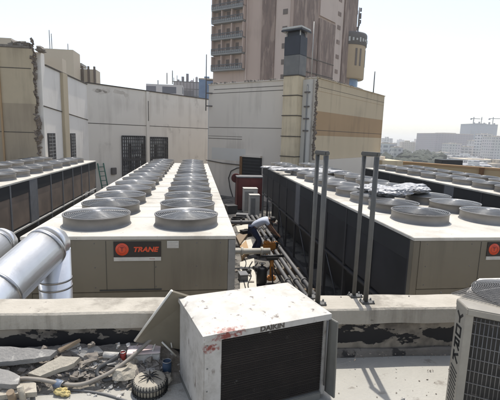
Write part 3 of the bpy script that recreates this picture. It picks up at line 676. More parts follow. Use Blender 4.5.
face_box(CB, dR, nR, .0, LR, -1.15, zb0-.001, .02, 'buff_lower', M['buff'])
face_box(CB, dR, nR, .0, LR, .36, .385, .024, 'groove', M['seam'])
face_box(CB, dR, nR, .0, LR, HB-.42, HB-.40, .024, 'groove', M['seam'])
face_box(CB, dR, nR, .0, LR, HB-.62, HB-.605, .024, 'groove', M['tan'])
face_box(CB, dR, nR, -.1, LR+.3, GZ, -1.16, .30, 'plinth', M['wall_grey'])
face_box(CB, dR, nR, -.05, LR+.05, HB, HB+.05, .06, 'coping', M['buff'], .3)
face_box(CB, dL, nL, -.05, LL+.03, HB, HB+.05, .05, 'coping', M['wall_grey'], .3)
# torn rusty corner strip + rubble crust on the roof edge
mb = MB()
for i in range(60):
    z = -1.1+4.0*i/60; p = CB + nL*.02+ nR*.02
    mb.box((p.x+random.uniform(-.03,.03), p.y+random.uniform(-.02,.02), z), (random.uniform(.03,.11),)*2+(random.uniform(.04,.16),), jit=.5, rot=Quaternion((random.random(),random.random(),random.random(),1)).normalized().to_matrix())
P(mb.build('broken_corner', M['rust']), cb)
mb = MB()
for i in range(90):
    a = random.uniform(0, LR*.6) if i < 50 else random.uniform(.4, LL)
    p = (CB+dR*a) if i < 50 else (CB+dL*a)
    s_ = random.uniform(.05,.13); mb.box((p.x, p.y+.03, HB+.06), (s_*1.6,s_,s_*.7), rot=Quaternion((1,random.random()*.3,random.random()*.3,random.random())).normalized().to_matrix())
tag(P(mb.build('rubble_crust', M['rubble']), cb), kind='stuff')
# left face grooves and pale patch
for (py, x0, x1) in ((128.2,209,286),(95,211,286),(91,214,286)):
    z = fL(250, py-3 if py < 100 else py)[1]
    a, b = fL(x1, py)[0], fL(x0, py)[0]
    face_box(CB, dL, nL, a, min(b, LL), z, z+.03, .006, 'groove', M['seam'])
z_ = fL(225,139)[1]; face_box(CB, dL, nL, fL(242,139)[0], LL, z_, z_+.03, .006, 'groove', M['seam'])
z_ = fL(225,136.5)[1]; face_box(CB, dL, nL, fL(242,139)[0], LL, z_, z_+.02, .006, 'groove', M['seam'])
face_box(CB, dL, nL, fL(246,139)[0], LL-.3, fL(225,160)[1], fL(225,148)[1], .004, 'pale_patch', M['wall_pale'])
# wall cables
def on_left(px, py, off=.04): p = onplane(px, py, CB+nL*off, dL); return p
P(MB().tube([on_left(*q) for q in ((206,160),(222,163),(240,165),(246,166))], .03, 6).build('cable', M['seam']), cb)
P(MB().tube([on_left(*q) for q in ((246,167),(237,168),(231,171),(228.5,178),(230,188),(233,198),(236,206))], .025, 6).build('cable', M['black']), cb)
# dark louvred opening low on the left face
a, z = fL(262,158); b, z2 = fL(243,178)
f = face_box(CB, dL, nL, a, b, z2-.1, -1.22, .10, 'louvre_opening', M['interior'])
face_box(CB, dL, nL, b, b+.18, z2-.1, -1.2, .14, 'opening_frame', M['brownpost'])
face_box(CB, dL, nL, a, b, -1.21, -1.1, .16, 'opening_lintel', M['wall_grey'])
for k in range(5):
    zz = -1.4-k*.18; face_box(CB, dL, nL, a+.05, b-.05, zz, zz+.05, .12, 'louvre', M['side_dark'])
# standing pole and brackets at the left end
pL = LB+nL*.25
pt = thing('bracket_pole', 'thin dark pole with wall brackets at the left corner of the pale block', 'pole', (pL.x, pL.y, 1.4))
MB().tube([(0,0,0),(0,0,3.25)], .035, 6).build('pole', M['drum_dark'], pt)
for zz in (.25,1.0,1.75): MB().b2(-.03,.40,-.03,.03,zz,zz+.07).build('bracket', M['drum_dark'], pt)
# antenna rod on the right roof
p = aty(373.5,90,25); tag(MB().tube([(0,0,0),(0,0,1.3)], .035, 6).build('roof_rod', M['drum_dark'], loc=(p.x,p.y,HB)), 'thin metal rod standing on the buff block roof near its right corner', 'rod')

# chimney on the left face
a_, _ = fL(296, 120)
cc = CB+dL*a_+nL*.36
ch = thing('chimney', 'boxy clad chimney flue with sooty black top and flat metal cap', 'chimney', (cc.x, cc.y, GZ), rz=math.atan2(dL.y, dL.x)+math.pi)
cw = .86
zs = [GZ, -1.0, .02, 1.06, 2.05, 3.02]
for k in range(5):
    z0, z1 = zs[k]-GZ, zs[k+1]-GZ
    MB().b2(-cw/2, cw/2, -.34, .34, z0+.02, z1-.02, bev=.01).build('flue_section', M['flue'], ch)
    MB().b2(-cw/2-.03, cw/2+.03, -.37, .36, z1-.019, z1+.019).build('flange', M['seam'], ch)
z = 3.04-GZ
MB().b2(-cw/2-.02, cw/2+.02, -.36, .36, z, z+.95, bev=.015).build('sooty_section', M['soot_fade'], ch)
MB().b2(-cw/2-.02, cw/2+.02, -.36, .36, z+.952, z+1.85, bev=.015).build('sooty_section', M['soot'], ch)
MB().b2(-cw/2+.08, cw/2-.08, -.28, .28, z+1.85, z+2.05).build('neck', M['soot'], ch)
for sx in (-1,1):
    for sy in (-1,1): MB().b2(sx*.40-.02, sx*.40+.02, sy*.3-.02, sy*.3+.02, z+1.85, z+2.07).build('cap_post', M['capmetal'], ch)
MB().b2(-.58, .58, -.5, .5, z+2.07, z+2.15, bev=.01).build('cap', M['soot'], ch)
MB().b2(-.56, .56, -.48, .48, z+2.151, z+2.27, bev=.03).build('cap_top', M['capmetal'], ch)
# guy rod and grey duct between chimney and corner
p = CB+dL*.42+nL*.12
gd = thing('grey_duct', 'narrow grey duct with small pipe brackets between chimney and torn corner', 'duct', (p.x,p.y,GZ), rz=math.atan2(dL.y, dL.x)+math.pi)
MB().b2(-.25,.25,-.10,.10,0.0,2.85-GZ, bev=.01).build('duct', M['wall_pale'], gd)
MB().tube([(.05,-.14,1.5),(.05,-.14,2.6-GZ)], .03, 6).build('pipe', M['postgrey'], gd)
for zz in (.3,.9,1.5,2.2): MB().b2(-.1,.2,-.17,-.101,zz-GZ,zz+.06-GZ).build('bracket', M['drum_dark'], gd)
p = CB+dL*.25+nL*.15; tag(MB().tube([(0,0,0),(0,0,2.75)], .022, 6).build('aerial_rod', M['capmetal'], loc=(p.x,p.y,HB-.1)), 'thin pale rod rising just right of the sooty chimney', 'rod')

# small box room right of the block and the tan terrace
p0 = aty(381,161,25.5); p1 = aty(399,161,25.5)
tag(MB().b2(p0.x, p1.x+.2, 25.3, 27.5, GZ, aty(390,160.5,25.5).z, bev=.02).build('roof_hut', M['flue']), 'small pale flat-topped hut right of the buff block', 'hut')
TW0 = Vector((13.4,28.9)); TW1 = Vector((22.5,14.7)); dT = (TW1-TW0).normalized(); nT = Vector((dT.y,-dT.x)); nT = nT if nT.x < 0 else -nT
tw = thing('terrace_wall', 'low tan parapet wall with orange-brown coping beyond the rightmost chiller', 'wall', (15,26,GZ))
LT = (TW1-TW0).length
face_box(TW0, dT, nT, 0, LT, -39, -1.62, .15, 'wall', M['terrace'], .15, tw)
face_box(TW0, dT, nT, 0, LT, -1.619, -1.49, .19, 'coping', M['terrace_wall'], .19, tw, bev=.01)
p = onplane(481.5,171,TW0+nT*.3,dT); tag(MB().box((0,0,0), (.22,.22,.42), rz=math.atan2(dT.y,dT.x), bev=.01).build('terrace_post', M['brownpost'], loc=(p.x,p.y,-1.72)), 'short brown post fixed against the tan terrace wall', 'post')
p0 = aty(442,162,29); p1 = aty(463,162,29); tag(MB().b2(p0.x, p1.x, 29, 30, -3.6, aty(450,160,29).z, bev=.02).build('roof_tank', M['black']), 'long black tank just behind the tan terrace wall', 'tank')

# ------------------------------------------------------------------ things between the chillers
p = atz(246,208,GZ)
rc = thing('red_cabinet', 'tall red metal cabinet against the far end between two chillers', 'cabinet', (2.62,19.6,GZ))
MB().b2(-.62,.66,-.4,.4,.05,1.62, bev=.02).build('body', M['red'], rc)
MB().b2(-.65,.69,-.43,.43,1.621,1.68, bev=.01).build('lid', M['side_grey'], rc)
for x_ in (-.28,.32): MB().b2(x_-.27,x_+.27,-.425,-.402,.12,1.55, bev=.006).build('door', M['red'], rc)
for x_ in (-.04,.09): MB().b2(x_-.012,x_+.012,-.45,-.426,.75,.95).build('handle', M['black'], rc)
for x_ in (-.5,.5): MB().b2(x_-.05,x_+.05,-.3,.3,0,.048).build('foot', M['black'], rc)
q = aty(236,178,19.9)
hr_ = thing('hose_reel', 'round red hose reel left of the red cabinet on a stand', 'hose reel', (q.x,19.9,GZ))
o = MB(); o.lathe((0,0,0), [(.0001,.05),(.05,.05),(.20,.04),(.23,.05),(.24,0),(.23,-.05),(.2,-.04),(.0001,-.05)], 28); o = o.build('reel', M['red'], hr_); o.rotation_euler = (R(90),0,0); o.location = (0,0,q.z-GZ)
MB().tube([(0,.08,0),(0,.08,q.z-GZ)], .03, 8).build('stand', M['pipe_grey'], hr_)
def wbox(label, x, y, w_, d_, h_):
    t = thing('outdoor_unit', label, 'air conditioner', (x,y,GZ), group='pale units at the foot of the red cabinet')
    MB().b2(-w_/2,w_/2,-d_/2,d_/2,.06,h_, bev=.015).build('casing', M['whitebox'], t)
    MB().b2(-w_/2+.05,w_/2-.2,-d_/2-.012,-d_/2-.002,.14,h_-.12).build('grille', M['balcony'], t)
    MB().b2(-w_/2-.01,w_/2+.01,-d_/2-.01,d_/2+.01,h_+.001,h_+.03).build('top', M['whitebox'], t)
    for x_ in (-.3,.3): MB().b2(x_*w_-.03,x_*w_+.03,-d_/2,d_/2,0,.058).build('foot', M['black'], t)
wbox('larger pale outdoor unit in front of the red cabinet', 2.56, 18.6, .66, .5, 1.18)
wbox('smaller pale outdoor unit in front of the larger one by the dark chiller end', 2.62, 17.6, .45, .4, 1.02)

def pipe_thing(label, pts, r, m, name='service_pipe', cat='pipe', group=None, flange=True):
    t = thing(name, label, cat, pts[0], group=group); o_ = Vector(pts[0])
    MB().tube([Vector(p)-o_ for p in pts], r, 12).build('pipe', m, t)
    if flange:
        d = (Vector(pts[-1])-Vector(pts[0])).normalized(); L = (Vector(pts[-1])-Vector(pts[0])).length
        for k in (.15,.5,.85): c_ = d*L*k; MB().tube([c_-d*.03, c_+d*.03], r*1.45, 12).build('flange', m, t)
    return t
pipe_thing('grey cross pipe between chillers behind the bending worker', [(.5,14.4,-3.18),(2.86,14.4,-3.18)], .075, M['pipe_grey'])
pipe_thing('grey cross pipe between chillers in front of the worker, by his feet', [(.5,10.75,-3.2),(2.1,10.75,-3.2)], .085, M['paleconc'])
for k, x_ in enumerate((2.22,2.42,2.62)):
    pipe_thing(['long dark pipe along the chiller base, outermost of three', 'long dark pipe along the chiller base, middle of three', 'long dark pipe along the chiller base, next to the legs'][k],
               [(x_,7.6,GZ+.22),(x_,16.8,GZ+.22)], .055, M['pipe_grey'], group='three parallel pipes at the chiller base', flange=True)
for y_ in (8.6,10.1,12.6,14.2):
    tag(MB().b2(2.1,2.8,y_-.05,y_+.05,GZ+.001,GZ+.163, bev=.01).build('pipe_support', M['wood']), {8.6:'nearest timber sleeper under the three dark pipes', 10.1:'timber sleeper under the dark pipes beside the black bottle', 12.6:'timber sleeper under the dark pipes just behind the worker', 14.2:'farthest timber sleeper under the three dark pipes'}[y_], 'sleeper', 'sleepers under the pipes')
# pale boards / concrete sheet on yard floor
def sheet(label, pix, h=.03, m=M['paleconc'], z=GZ, name='floor_board'):
    pts = [atz(x,y,z+h) for x,y in pix]; c_ = sum(pts, Vector())/len(pts)
    o = MB().prism([(p.x-c_.x,p.y-c_.y) for p in pts], .001, h, bev=min(.004,h*.3)).build(name, m, loc=(c_.x,c_.y,z))
    return tag(o, label, 'board')
sheet('large pale board on the yard floor beside the middle chiller', [(240,262),(254,258),(257,290),(240,296)], .02)
sheet('pale board on the yard floor by the worker\'s legs', [(241,241),(251,239),(255,252),(243,254)], .05)
sheet('brown broken board behind the worker near the cross pipe', [(236,236),(247,228),(249,232),(240,244)], .12, M['wood'])
sheet('small pale board farther back near the white units', [(236,226),(248,224),(250,230),(238,232)], .04)
sheet('small tan board left of the cross pipe', [(240,246),(246,240),(249,250),(242,256)], .16, M['tan'])
def gas(label, px, py, h_, r_):
    p = atz(px, py, GZ); t = thing('gas_cylinder', label, 'gas cylinder', (p.x,p.y,GZ))
    MB().lathe((0,0,0), [(.0001,0),(r_*.96,0),(r_,.02),(r_,h_*.78),(r_*.75,h_*.88),(.03,h_*.93),(.03,h_),(.0001,h_)], 20).build('body', M['black'], t)
    MB().lathe((0,0,h_), [(.0001,.05),(.035,.04),(.035,.0),(.0001,0)], 10).build('valve', M['pipe_grey'], t)
    MB().ring((0,0,h_+.04), r_*.6, .008, 16, 5).build('collar', M['black'], t)
gas('black gas bottle standing beside the orange stand', 261.5, 284, .50, .13)
# scattered dark tools
for k, (px, py) in enumerate(((245,272),(249,273.5),(255,270),(258,271))):
    p = atz(px, py, GZ); o = MB().box((0,0,.045), (.16,.09,.07), rz=k, bev=.012).build('tool_block', M['black'], loc=(p.x,p.y,GZ+.021))
    tag(o, 'small dark tool block lying on the pale board between the chillers', 'tool', 'dark tool blocks on the pale board')
def cable(label, pix, z, r, m, name='cable', lift=None):
    pts = [(hp(x,y,r) if z > -2 else atz(x,y,z+r)) for x,y in pix]
    if lift:
        for i, l in enumerate(lift): pts[i].z += l
    # smooth
    out = []
    for i in range(len(pts)-1):
        p0 = pts[max(i-1,0)]; p1 = pts[i]; p2 = pts[i+1]; p3 = pts[min(i+2,len(pts)-1)]
        for k in range(6):
            t = k/6; out.append(.5*((2*p1)+(p2-p0)*t+(2*p0-5*p1+4*p2-p3)*t*t+(3*p1-p0-3*p2+p3)*t**3))
    out.append(pts[-1]); o_ = out[0].copy(); o_.z = z
    o = MB().tube([p-o_ for p in out], r, 8).build(name, m, loc=o_)
    return tag(o, label, name)
cable('black cable curling over the yard floor near the tool blocks', [(252,262),(249,268),(251,276),(248,284),(250,292)], GZ+.02, .014, M['black'])
cable('black cable trailing from the black bottle to the wall', [(258,262),(254,268),(258,274),(264,272)], GZ+.02, .012, M['black'])
cable('thin dark cable running along the middle chiller side', [(240,252),(246,262),(243,274),(246,290)], GZ+.02, .012, M['black'])

# more clutter
def junk_box(label, px, py, dims, m, rz=0., name='crate', cat='crate', z=0):
    p = atz(px, py, GZ+z); t = thing(name, label, cat, (p.x,p.y,GZ+z+.001), rz=rz)
    MB().b2(-dims[0]/2,dims[0]/2,-dims[1]/2,dims[1]/2,0,dims[2], bev=.012).build('box', m, t)
    MB().b2(-dims[0]/2-.01,dims[0]/2+.01,-dims[1]/2-.01,dims[1]/2+.01,dims[2]+.001,dims[2]+.03, bev=.004).build('lid', m, t)
    return t
junk_box('dark crate beyond the far cross pipe near the middle chiller', 231, 213, (.5,.4,.35), M['tank'], .3)
junk_box('low grey metal tray on the yard floor near the pale units', 243, 217, (.6,.4,.12), M['side_grey'], -.2, 'metal_tray', 'tray')
junk_box('black toolbox behind the bending worker', 246, 236, (.42,.22,.2), M['black'], .5, 'toolbox', 'toolbox')
junk_box('small dark box beside the middle chiller, level with the orange stand', 243, 280, (.2,.3,.16), M['side_grey'], .1, 'junction_box', 'box')
for k, (px, py, r_) in enumerate(((238,221,.30),(272,240,.24))):
    p = atz(px, py, GZ); mb = MB()
    pts_ = [(math.cos(q)*r_*(1-.03*(q/6.28)), math.sin(q)*r_, .03+.028*q/6.28+.006*math.sin(q*3)) for q in [i*.3 for i in range(85)]]
    mb.tube(pts_, .018, 6); tag(mb.build('cable_coil', M['black'], loc=(p.x,p.y,GZ)), ['black cable coil lying near the far cross pipe', 'black cable coil lying behind the orange machine by the chiller legs'][k], 'cable coil')
pipe_thing('thin grey pipe lying along the side of the middle chiller', [(.72,9.6,GZ+.05),(.82,13.9,GZ+.05)], .035, M['pipe_grey'])
pipe_thing('rusty pipe length lying askew before the pale outdoor units', [(1.2,15.2,GZ+.05),(2.1,17.0,GZ+.05)], .04, M['wood'])
random.seed(41); mb = MB()
for i in range(260):
    x_, y_ = random.uniform(.6,2.8), random.uniform(7.5,19); s_ = random.choice((.02,.03,.05,.08))
    mb.box((x_,y_,GZ+s_*.25), (s_*random.uniform(.6,2),s_,s_*.5), rot=Quaternion((1,random.uniform(-.2,.2),random.uniform(-.2,.2),random.uniform(-1,1))).normalized().to_matrix())
tag(mb.build('yard_litter', M['rubble']), 'small dark litter and scraps strewn over the yard floor between chillers', 'litter', kind='stuff')

# orange machines
def threader(label, px, py, s_=1., rz=.3):
    p = atz(px, py, GZ); t = thing('pipe_threader', label, 'machine', (p.x,p.y,GZ), rz=rz, group='orange pipe working machines')
    b = MB(); b.box((0,0,.34*s_), (.36*s_,.24*s_,.22*s_), bev=.035*s_); b.box((-.1*s_,0,.47*s_), (.16*s_,.2*s_,.1*s_), bev=.03*s_); b.build('body', M['orange'], t)
    MB().tube([(.18*s_,0,.36*s_),(.27*s_,0,.36*s_)], .085*s_, 16).build('chuck', M['black'], t)
    for k in range(3): 
        a = 2*math.pi*k/3; MB().tube([(.27*s_,.05*s_*math.cos(a),.36*s_+.05*s_*math.sin(a)),(.30*s_,.04*s_*math.cos(a),.36*s_+.04*s_*math.sin(a))], .014*s_, 6).build('jaw', M['galv'], t)
    MB().tube([(-.12*s_,0,.52*s_),(-.12*s_,.0,.60*s_),(.08*s_,0,.60*s_),(.08*s_,0,.455*s_)], .014*s_, 6).build('handle', M['black'], t)
    for sx in (-1,1):
        for sy in (-1,1): MB().tube([(sx*.13*s_,sy*.09*s_,.24*s_),(sx*.20*s_,sy*.17*s_,0)], .02*s_, 6).build('leg', M['orange'], t)
    return t
threader('orange pipe machine the bending worker is working on', 269, 257, 1.0, .4)
threader('orange machine body standing right behind the other beside the long pipes', 274, 252, .7, 1.9)
p = atz(271,283,GZ); os_ = thing('pipe_stand', 'orange post stand on black splayed legs in front of the worker', 'stand', (p.x,p.y,GZ))
MB().tube([(0,0,.12),(0,0,.62)], .05, 10).build('post', M['orange'], os_)
MB().box((0,0,.65), (.30,.14,.07), bev=.015).build('head', M['black'], os_)
for k in range(3):
    a = 2*math.pi*k/3+.5; MB().tube([(0,0,.5),(math.cos(a)*.3,math.sin(a)*.3,.01)], .018, 6).build('leg', M['black'], os_)
MB().box((.0,0,.13), (.22,.16,.12), bev=.03).build('gearbox', M['orange'], os_)
MB().tube([(-.28,0,.70),(.3,.02,.70)], .035, 8).build('clamped_pipe', M['black'], os_)

# ------------------------------------------------------------------ the worker
def skinned(name, nodes, edges, m, parent, sub=2, root=0):
    me = bpy.data.meshes.new(name); me.from_pydata([n[0] for n in nodes], edges, []); me.update()
    o = bpy.data.objects.new('tmp', me); C.objects.link(o)
    md = o.modifiers.new('s', 'SKIN'); md.use_smooth_shade = True
    sv = me.skin_vertices[0].data
    for i, n in enumerate(nodes):
        rr = n[1] if isinstance(n[1], tuple) else (n[1], n[1]); sv[i].radius = rr; sv[i].use_root = (i == root)
    o.modifiers.new('u', 'SUBSURF').levels = sub
    bpy.context.view_layer.update()
    r_ = bpy.data.meshes.new_from_object(o.evaluated_get(bpy.context.evaluated_depsgraph_get()))
    bpy.data.objects.remove(o); r_.name = name; r_.materials.clear(); r_.materials.append(m)
    for p_ in r_.polygons: p_.use_smooth = True
    q_ = bpy.data.objects.new(name, r_); C.objects.link(q_); q_.parent = parent
    return q_
p = atz(256.5,254,GZ)
man = thing('person', 'worker in pale shirt and dark trousers bending over an orange machine between chillers', 'person', (p.x,p.y,GZ), rz=R(-8))
# faces +X; joints
hipL, hipR = (-.16,.09,.80), (-.16,-.09,.80)
kneeL, kneeR = (.06,.13,.45), (.10,-.12,.45)
ankL, ankR = (-.12,.14,.09), (-.02,-.13,.09)
toeL, toeR = (.08,.15,.03), (.18,-.14,.03)
N = [((-.16,0,.84),(.13,.11)), ((-.02,0,.96),(.12,.11)), ((.16,0,1.06),(.14,.12)), ((.32,0,1.11),(.09,.09)),   # 0 pelvis,1 waist,2 chest,3 neck base
     ((.40,0,1.12),.05), ((.47,0,1.10),(.075,.075)), ((.55,0,1.04),(.06,.07)),   # 4 neck,5 skull,6 face/chin
     (hipL,.085),(kneeL,.06),(ankL,.042),(toeL,.035), (hipR,.085),(kneeR,.06),(ankR,.042),(toeR,.035),   # 7-14
     ((.27,.19,1.09),.055),((.42,.23,.86),.042),((.60,.12,.66),.03),((.66,.10,.62),(.035,.018)),           # 15-18 L arm
     ((.27,-.19,1.09),.055),((.40,-.24,.86),.042),((.58,-.12,.68),.03),((.64,-.10,.64),(.035,.018))]        # 19-22 R arm
E = [(0,1),(1,2),(2,3),(3,4),(4,5),(5,6),(0,7),(7,8),(8,9),(9,10),(0,11),(11,12),(12,13),(13,14),(2,15),(15,16),(16,17),(17,18),(2,19),(19,20),(20,21),(21,22)]
for side, base, wr in ((1,18,17),(-1,22,21)):
    bx, by, bz = N[base][0]
    for k in range(4):
        oy = (k-1.5)*.018; i0 = len(N)
        N.append(((bx+.045,by+oy,bz-.03),.0095)); N.append(((bx+.07,by+oy*1.05,bz-.06+.004*abs(k-1.5)),.0085)); N.append(((bx+.065,by+oy,bz-.085),.0075))
        E += [(base,i0),(i0,i0+1),(i0+1,i0+2)]
    i0 = len(N); N.append(((bx+.005,by-side*.04,bz-.02),.0105)); N.append(((bx+.035,by-side*.045,bz-.045),.009)); E += [(base,i0),(i0,i0+1)]
skinned('body', N, E, M['skin'], man)
skinned('shirt', [((-.17,0,.82),(.145,.125)),((-.03,0,.965),(.145,.13)),((.16,0,1.07),(.165,.14)),((.31,0,1.115),(.10,.10)),((.27,.19,1.095),.075),((.35,.215,.97),.062),((.27,-.19,1.095),.075),((.34,-.22,.97),.062)],
        [(0,1),(1,2),(2,3),(2,4),(4,5),(2,6),(6,7)], M['shirt'], man)
skinned('trousers', [((-.175,0,.82),(.14,.12)),(hipL,.11),(kneeL,.08),((ankL[0],ankL[1],.11),.062),(hipR,.11),(kneeR,.08),((ankR[0],ankR[1],.11),.062)], [(0,1),(1,2),(2,3),(0,4),(4,5),(5,6)], M['jeans'], man)
lumpy('hair', M['hair'], [((.475,0,1.135),(.098,.088,.078)),((.44,0,1.12),(.07,.075,.07))], seed=2, jitter=.08, sub=3, parent=man)
for (x_,y_,z_) in ((.04,.145,.035),(.14,-.135,.035)):
    MB().box((x_-.03,y_,z_+.01), (.28,.10,.08), bev=.03).build('shoe', M['black'], man)
hd = MB(); 
for sy in (-1,1): hd.lathe((.475,sy*.078,1.085), [(.0001,.02),(.012,.012),(.014,0),(.0001,-.018)], 10)
hd.build('ear', M['skin'], man)
nb = MB(); nb.poly([(.60,.012,1.045),(.60,-.012,1.045),(.635,0,1.02),(.60,.014,1.01),(.60,-.014,1.01)], [(0,1,2),(0,2,3),(1,4,2),(3,2,4)]); nb.build('nose', M['skin'], man)
for sy in (-1,1): MB().lathe((.604,sy*.028,1.055), [(.0001,.008),(.008,0),(.0001,-.008)], 8).build('eye', M['hair'], man)
MB().box((.594,0,.985), (.012,.045,.008), bev=.003).build('mouth', M['redcan'], man)

# ------------------------------------------------------------------ old white condenser in front
c0 = Vector((.048,1.926)); c1 = Vector((.79,2.138)); wd = (c1-c0).length; dd = Vector(c1-c0).normalized()
ac = thing('condenser_unit', 'weathered white condenser with black coil face and red smears, in the foreground', 'condenser', (c0.x,c0.y,FZ), rz=math.atan2(dd.y,dd.x))
H = .57; D = .515
# casing: side shell
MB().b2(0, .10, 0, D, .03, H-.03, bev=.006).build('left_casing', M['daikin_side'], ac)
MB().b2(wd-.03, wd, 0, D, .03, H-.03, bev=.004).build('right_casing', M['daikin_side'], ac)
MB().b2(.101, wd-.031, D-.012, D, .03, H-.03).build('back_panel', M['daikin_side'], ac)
# top: slightly domed lid
mb = MB(); nx, ny = 14, 10; rows = []
for i in range(nx+1):
    rw = []
    for j in range(ny+1):
        u_, v_ = i/nx, j/ny; ex = min(u_,1-u_)*wd; ey = min(v_,1-v_)*D
        z_ = H-.020 + .034*(1-math.exp(-min(ex,ey)/.045)) + .004*_n.noise(Vector((u_*3,v_*3,0)))
        rw.append(mb.bm.verts.new((-.008+u_*(wd+.016), -.01+v_*(D+.02), z_)))
    rows.append(rw)
for i in range(nx):
    for j in range(ny): mb.bm.faces.new((rows[i][j],rows[i+1][j],rows[i+1][j+1],rows[i][j+1])).smooth = True
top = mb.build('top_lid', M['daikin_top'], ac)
mb = MB(); t_ = .004
mb.b2(-.008, wd+.008, -.010, -.006, H-.055, H-.0202); mb.b2(-.008, -.004, -.006, D+.01, H-.05, H-.0202); mb.b2(wd+.004, wd+.008, -.006, D+.01, H-.05, H-.0202); mb.b2(-.004, wd+.004, D+.006, D+.01, H-.05, H-.0202)
mb.build('lid_rim', M['daikin_side'], ac)
MB().b2(.102, wd-.032, .018, .05, .05, H-.052).build('coil', M['acgrille'], ac)
mb = MB()
for k in range(64): zz = .06+k*(H-.12)/64+.0012*math.sin(k*k); mb.b2(.102, wd-.032, .012+.001*math.sin(k*3.1), .017, zz, zz+.0022)
mb.build('coil_fins', M['acgrille'], ac)
MB().b2(.100, wd-.03, -.002, .05, .0, .048, bev=.004).build('base_pan', M['flap'], ac)
MB().b2(0, .099, .0, D, .0, .028).build('base_pan', M['flap'], ac)
text_mesh('DAIKIN', .040, .0008, 'lettering', M['seam'], ac, (.315,-.0112,H-.049), (R(90),0,0), bold=.0015, sx=1.12)
# loose side flap hanging at right
fl = MB().b2(0, .014, -.055, .075, .0, H-.08, bev=.003).build('side_flap', M['flap'], ac); fl.location = (wd+.016,-.005,.028); fl.rotation_euler = (0, R(-1.5), R(8))
MB().tube([(wd-.02,-.015,.10),(wd-.02,-.015,H-.06)], .006, 6).build('edge_rod', M['galv'], ac)
for k in range(4):
    MB().lathe((0,0,0), [(.0001,.002),(.004,.002),(.005,0)], 8).build('screw', M['flap'], ac); o = ac.children[-1]; 
    o = [c for c in ac.children if c.name.startswith('screw')][k]; o.location = ((.02 if k < 4 else .08), -.0005, .1+.13*(k%4)); o.rotation_euler = (R(90),0,0)

# board leaning behind it
b0 = atz(136,341,FZ+.11); b1 = atz(171,291,-1.02)
lb = thing('leaning_board', 'olive brown sheet leaning against the back of the white condenser', 'board', (0,0,0))
Pa, Pb = aty(135.5,341,2.53), aty(172.5,291,2.40)
Pc = aty(192,297,2.44); Pd = aty(190,350,2.56)
n_ = (Pb-Pa).cross(Pc-Pb).normalized()*.008
lb.location = (Pa.x, Pa.y, FZ)
vs = [Pa-n_,Pb-n_,Pc-n_,Pd-n_,Pa+n_,Pb+n_,Pc+n_,Pd+n_]
P(MB().poly([tuple(v) for v in vs], [(0,1,2,3),(7,6,5,4),(0,4,5,1),(1,5,6,2),(2,6,7,3),(3,7,4,0)]).build('sheet', M['board']), lb)
P(MB().tube([Pa-n_*0+Vector((-.004,0,.002)), Pb+Vector((-.004,0,.004))], .009, 6).build('sunlit_edge', M['board_edge']), lb)  # pale bead paints the sunlit edge of the board

# ------------------------------------------------------------------ beige condenser with round fan guard (right)
KY = .88; yo = Vector((1.656,2.114))*KY; uu = Vector((.835,-.55)).normalized(); vv = Vector((-uu.y,uu.x))
yk = thing('condenser_unit', 'beige condenser with wire guarded coil and round fan guard at the right edge', 'condenser', (yo.x,yo.y,FZ), rz=math.atan2(uu.y,uu.x))
HY = 1.57-1.0*KY; SY = .60
def yl_(x, y): q = Vector((x,y))*KY-yo; return (q.dot(uu), q.dot(vv))
ch_ = yl_(1.683,2.244); tipL = yl_(1.672,2.300); backL = yl_(2.215,2.545); rearL = yl_(2.62,2.10); frontR = (SY+.03,-.02)
bodyp = [(.03,.02),(SY-.02,.02),(rearL[0]-.04,rearL[1]-.02),(backL[0]-.02,backL[1]-.04),(ch_[0]+.01,ch_[1]-.01)]
post = MB().prism([(0,0),(.034,0),(.034,.02),(.0,.02)], 0.02, HY-.002).build('corner_post', M['york'], yk)
dch = Vector(ch_); Lc = dch.length; ad = math.atan2(dch.y, dch.x)
# perforated strip: a plate with dark slots standing proud of a dark backing
strip = MB().b2(0, Lc, -.004, .004, .02, HY-.002).build('louvre_strip', M['york'], yk); strip.rotation_euler = (0,0,ad)
def strip_child(mb, name, m):
    o = mb.build(name, m, strip); return o
# outward side of strip: choose -y or +y local so that it faces the camera
nout = Vector((-math.sin(ad), math.cos(ad)))    # local +y of strip in unit space
wn = uu*nout.x + vv*nout.y; sgn = 1 if wn.dot(-yo) > 0 else -1
zt = HY-.06; lw = .072; x0s = Lc/2-lw/2
def slot(a0, z0_, a1, z1_, w_=.010):
    mb = MB(); dx_, dz_ = a1-a0, z1_-z0_; L_ = math.hypot(dx_,dz_)
    rot = Matrix.Rotation(-math.atan2(dz_,dx_), 3, 'Y')
    mb.box(((a0+a1)/2, sgn*.0045, (z0_+z1_)/2), (L_+w_*.6,.002,w_), rot=rot); return mb
k_ = 0
def fx(a): return Lc-a
letters = []
lh = .050; gap = .028; z_ = zt
LET = {'Y': [((0,1),(.5,.5)),((1,1),(.5,.5)),((.5,.5),(.5,0))], 'O': [((.05,0),(.05,1)),((.95,0),(.95,1)),((.05,1),(.95,1)),((.05,0),(.95,0))],
       'R': [((.05,0),(.05,1)),((.05,1),(.9,1)),((.9,1),(.9,.5)),((.9,.5),(.05,.5)),((.4,.5),(.95,0))], 'K': [((.05,0),(.05,1)),((.95,1),(.1,.48)),((.3,.55),(.95,0))]}
for L_ in 'YORK':
    mb = MB()
    for (a, b) in LET[L_]:
        xa, za = fx(.03+.055*a[0]), z_-lh+lh*a[1]; xb, zb__ = fx(.03+.055*b[0]), z_-lh+lh*b[1]
        dx_, dz_ = xb-xa, zb__-za; LL_ = math.hypot(dx_,dz_); rot = Matrix.Rotation(-math.atan2(dz_,dx_), 3, 'Y')
        mb.box(((xa+xb)/2, sgn*.0048, (za+zb__)/2), (LL_+.010,.002,.0135), rot=rot)
    strip_child(mb, 'letter', M['black']); z_ -= lh+gap
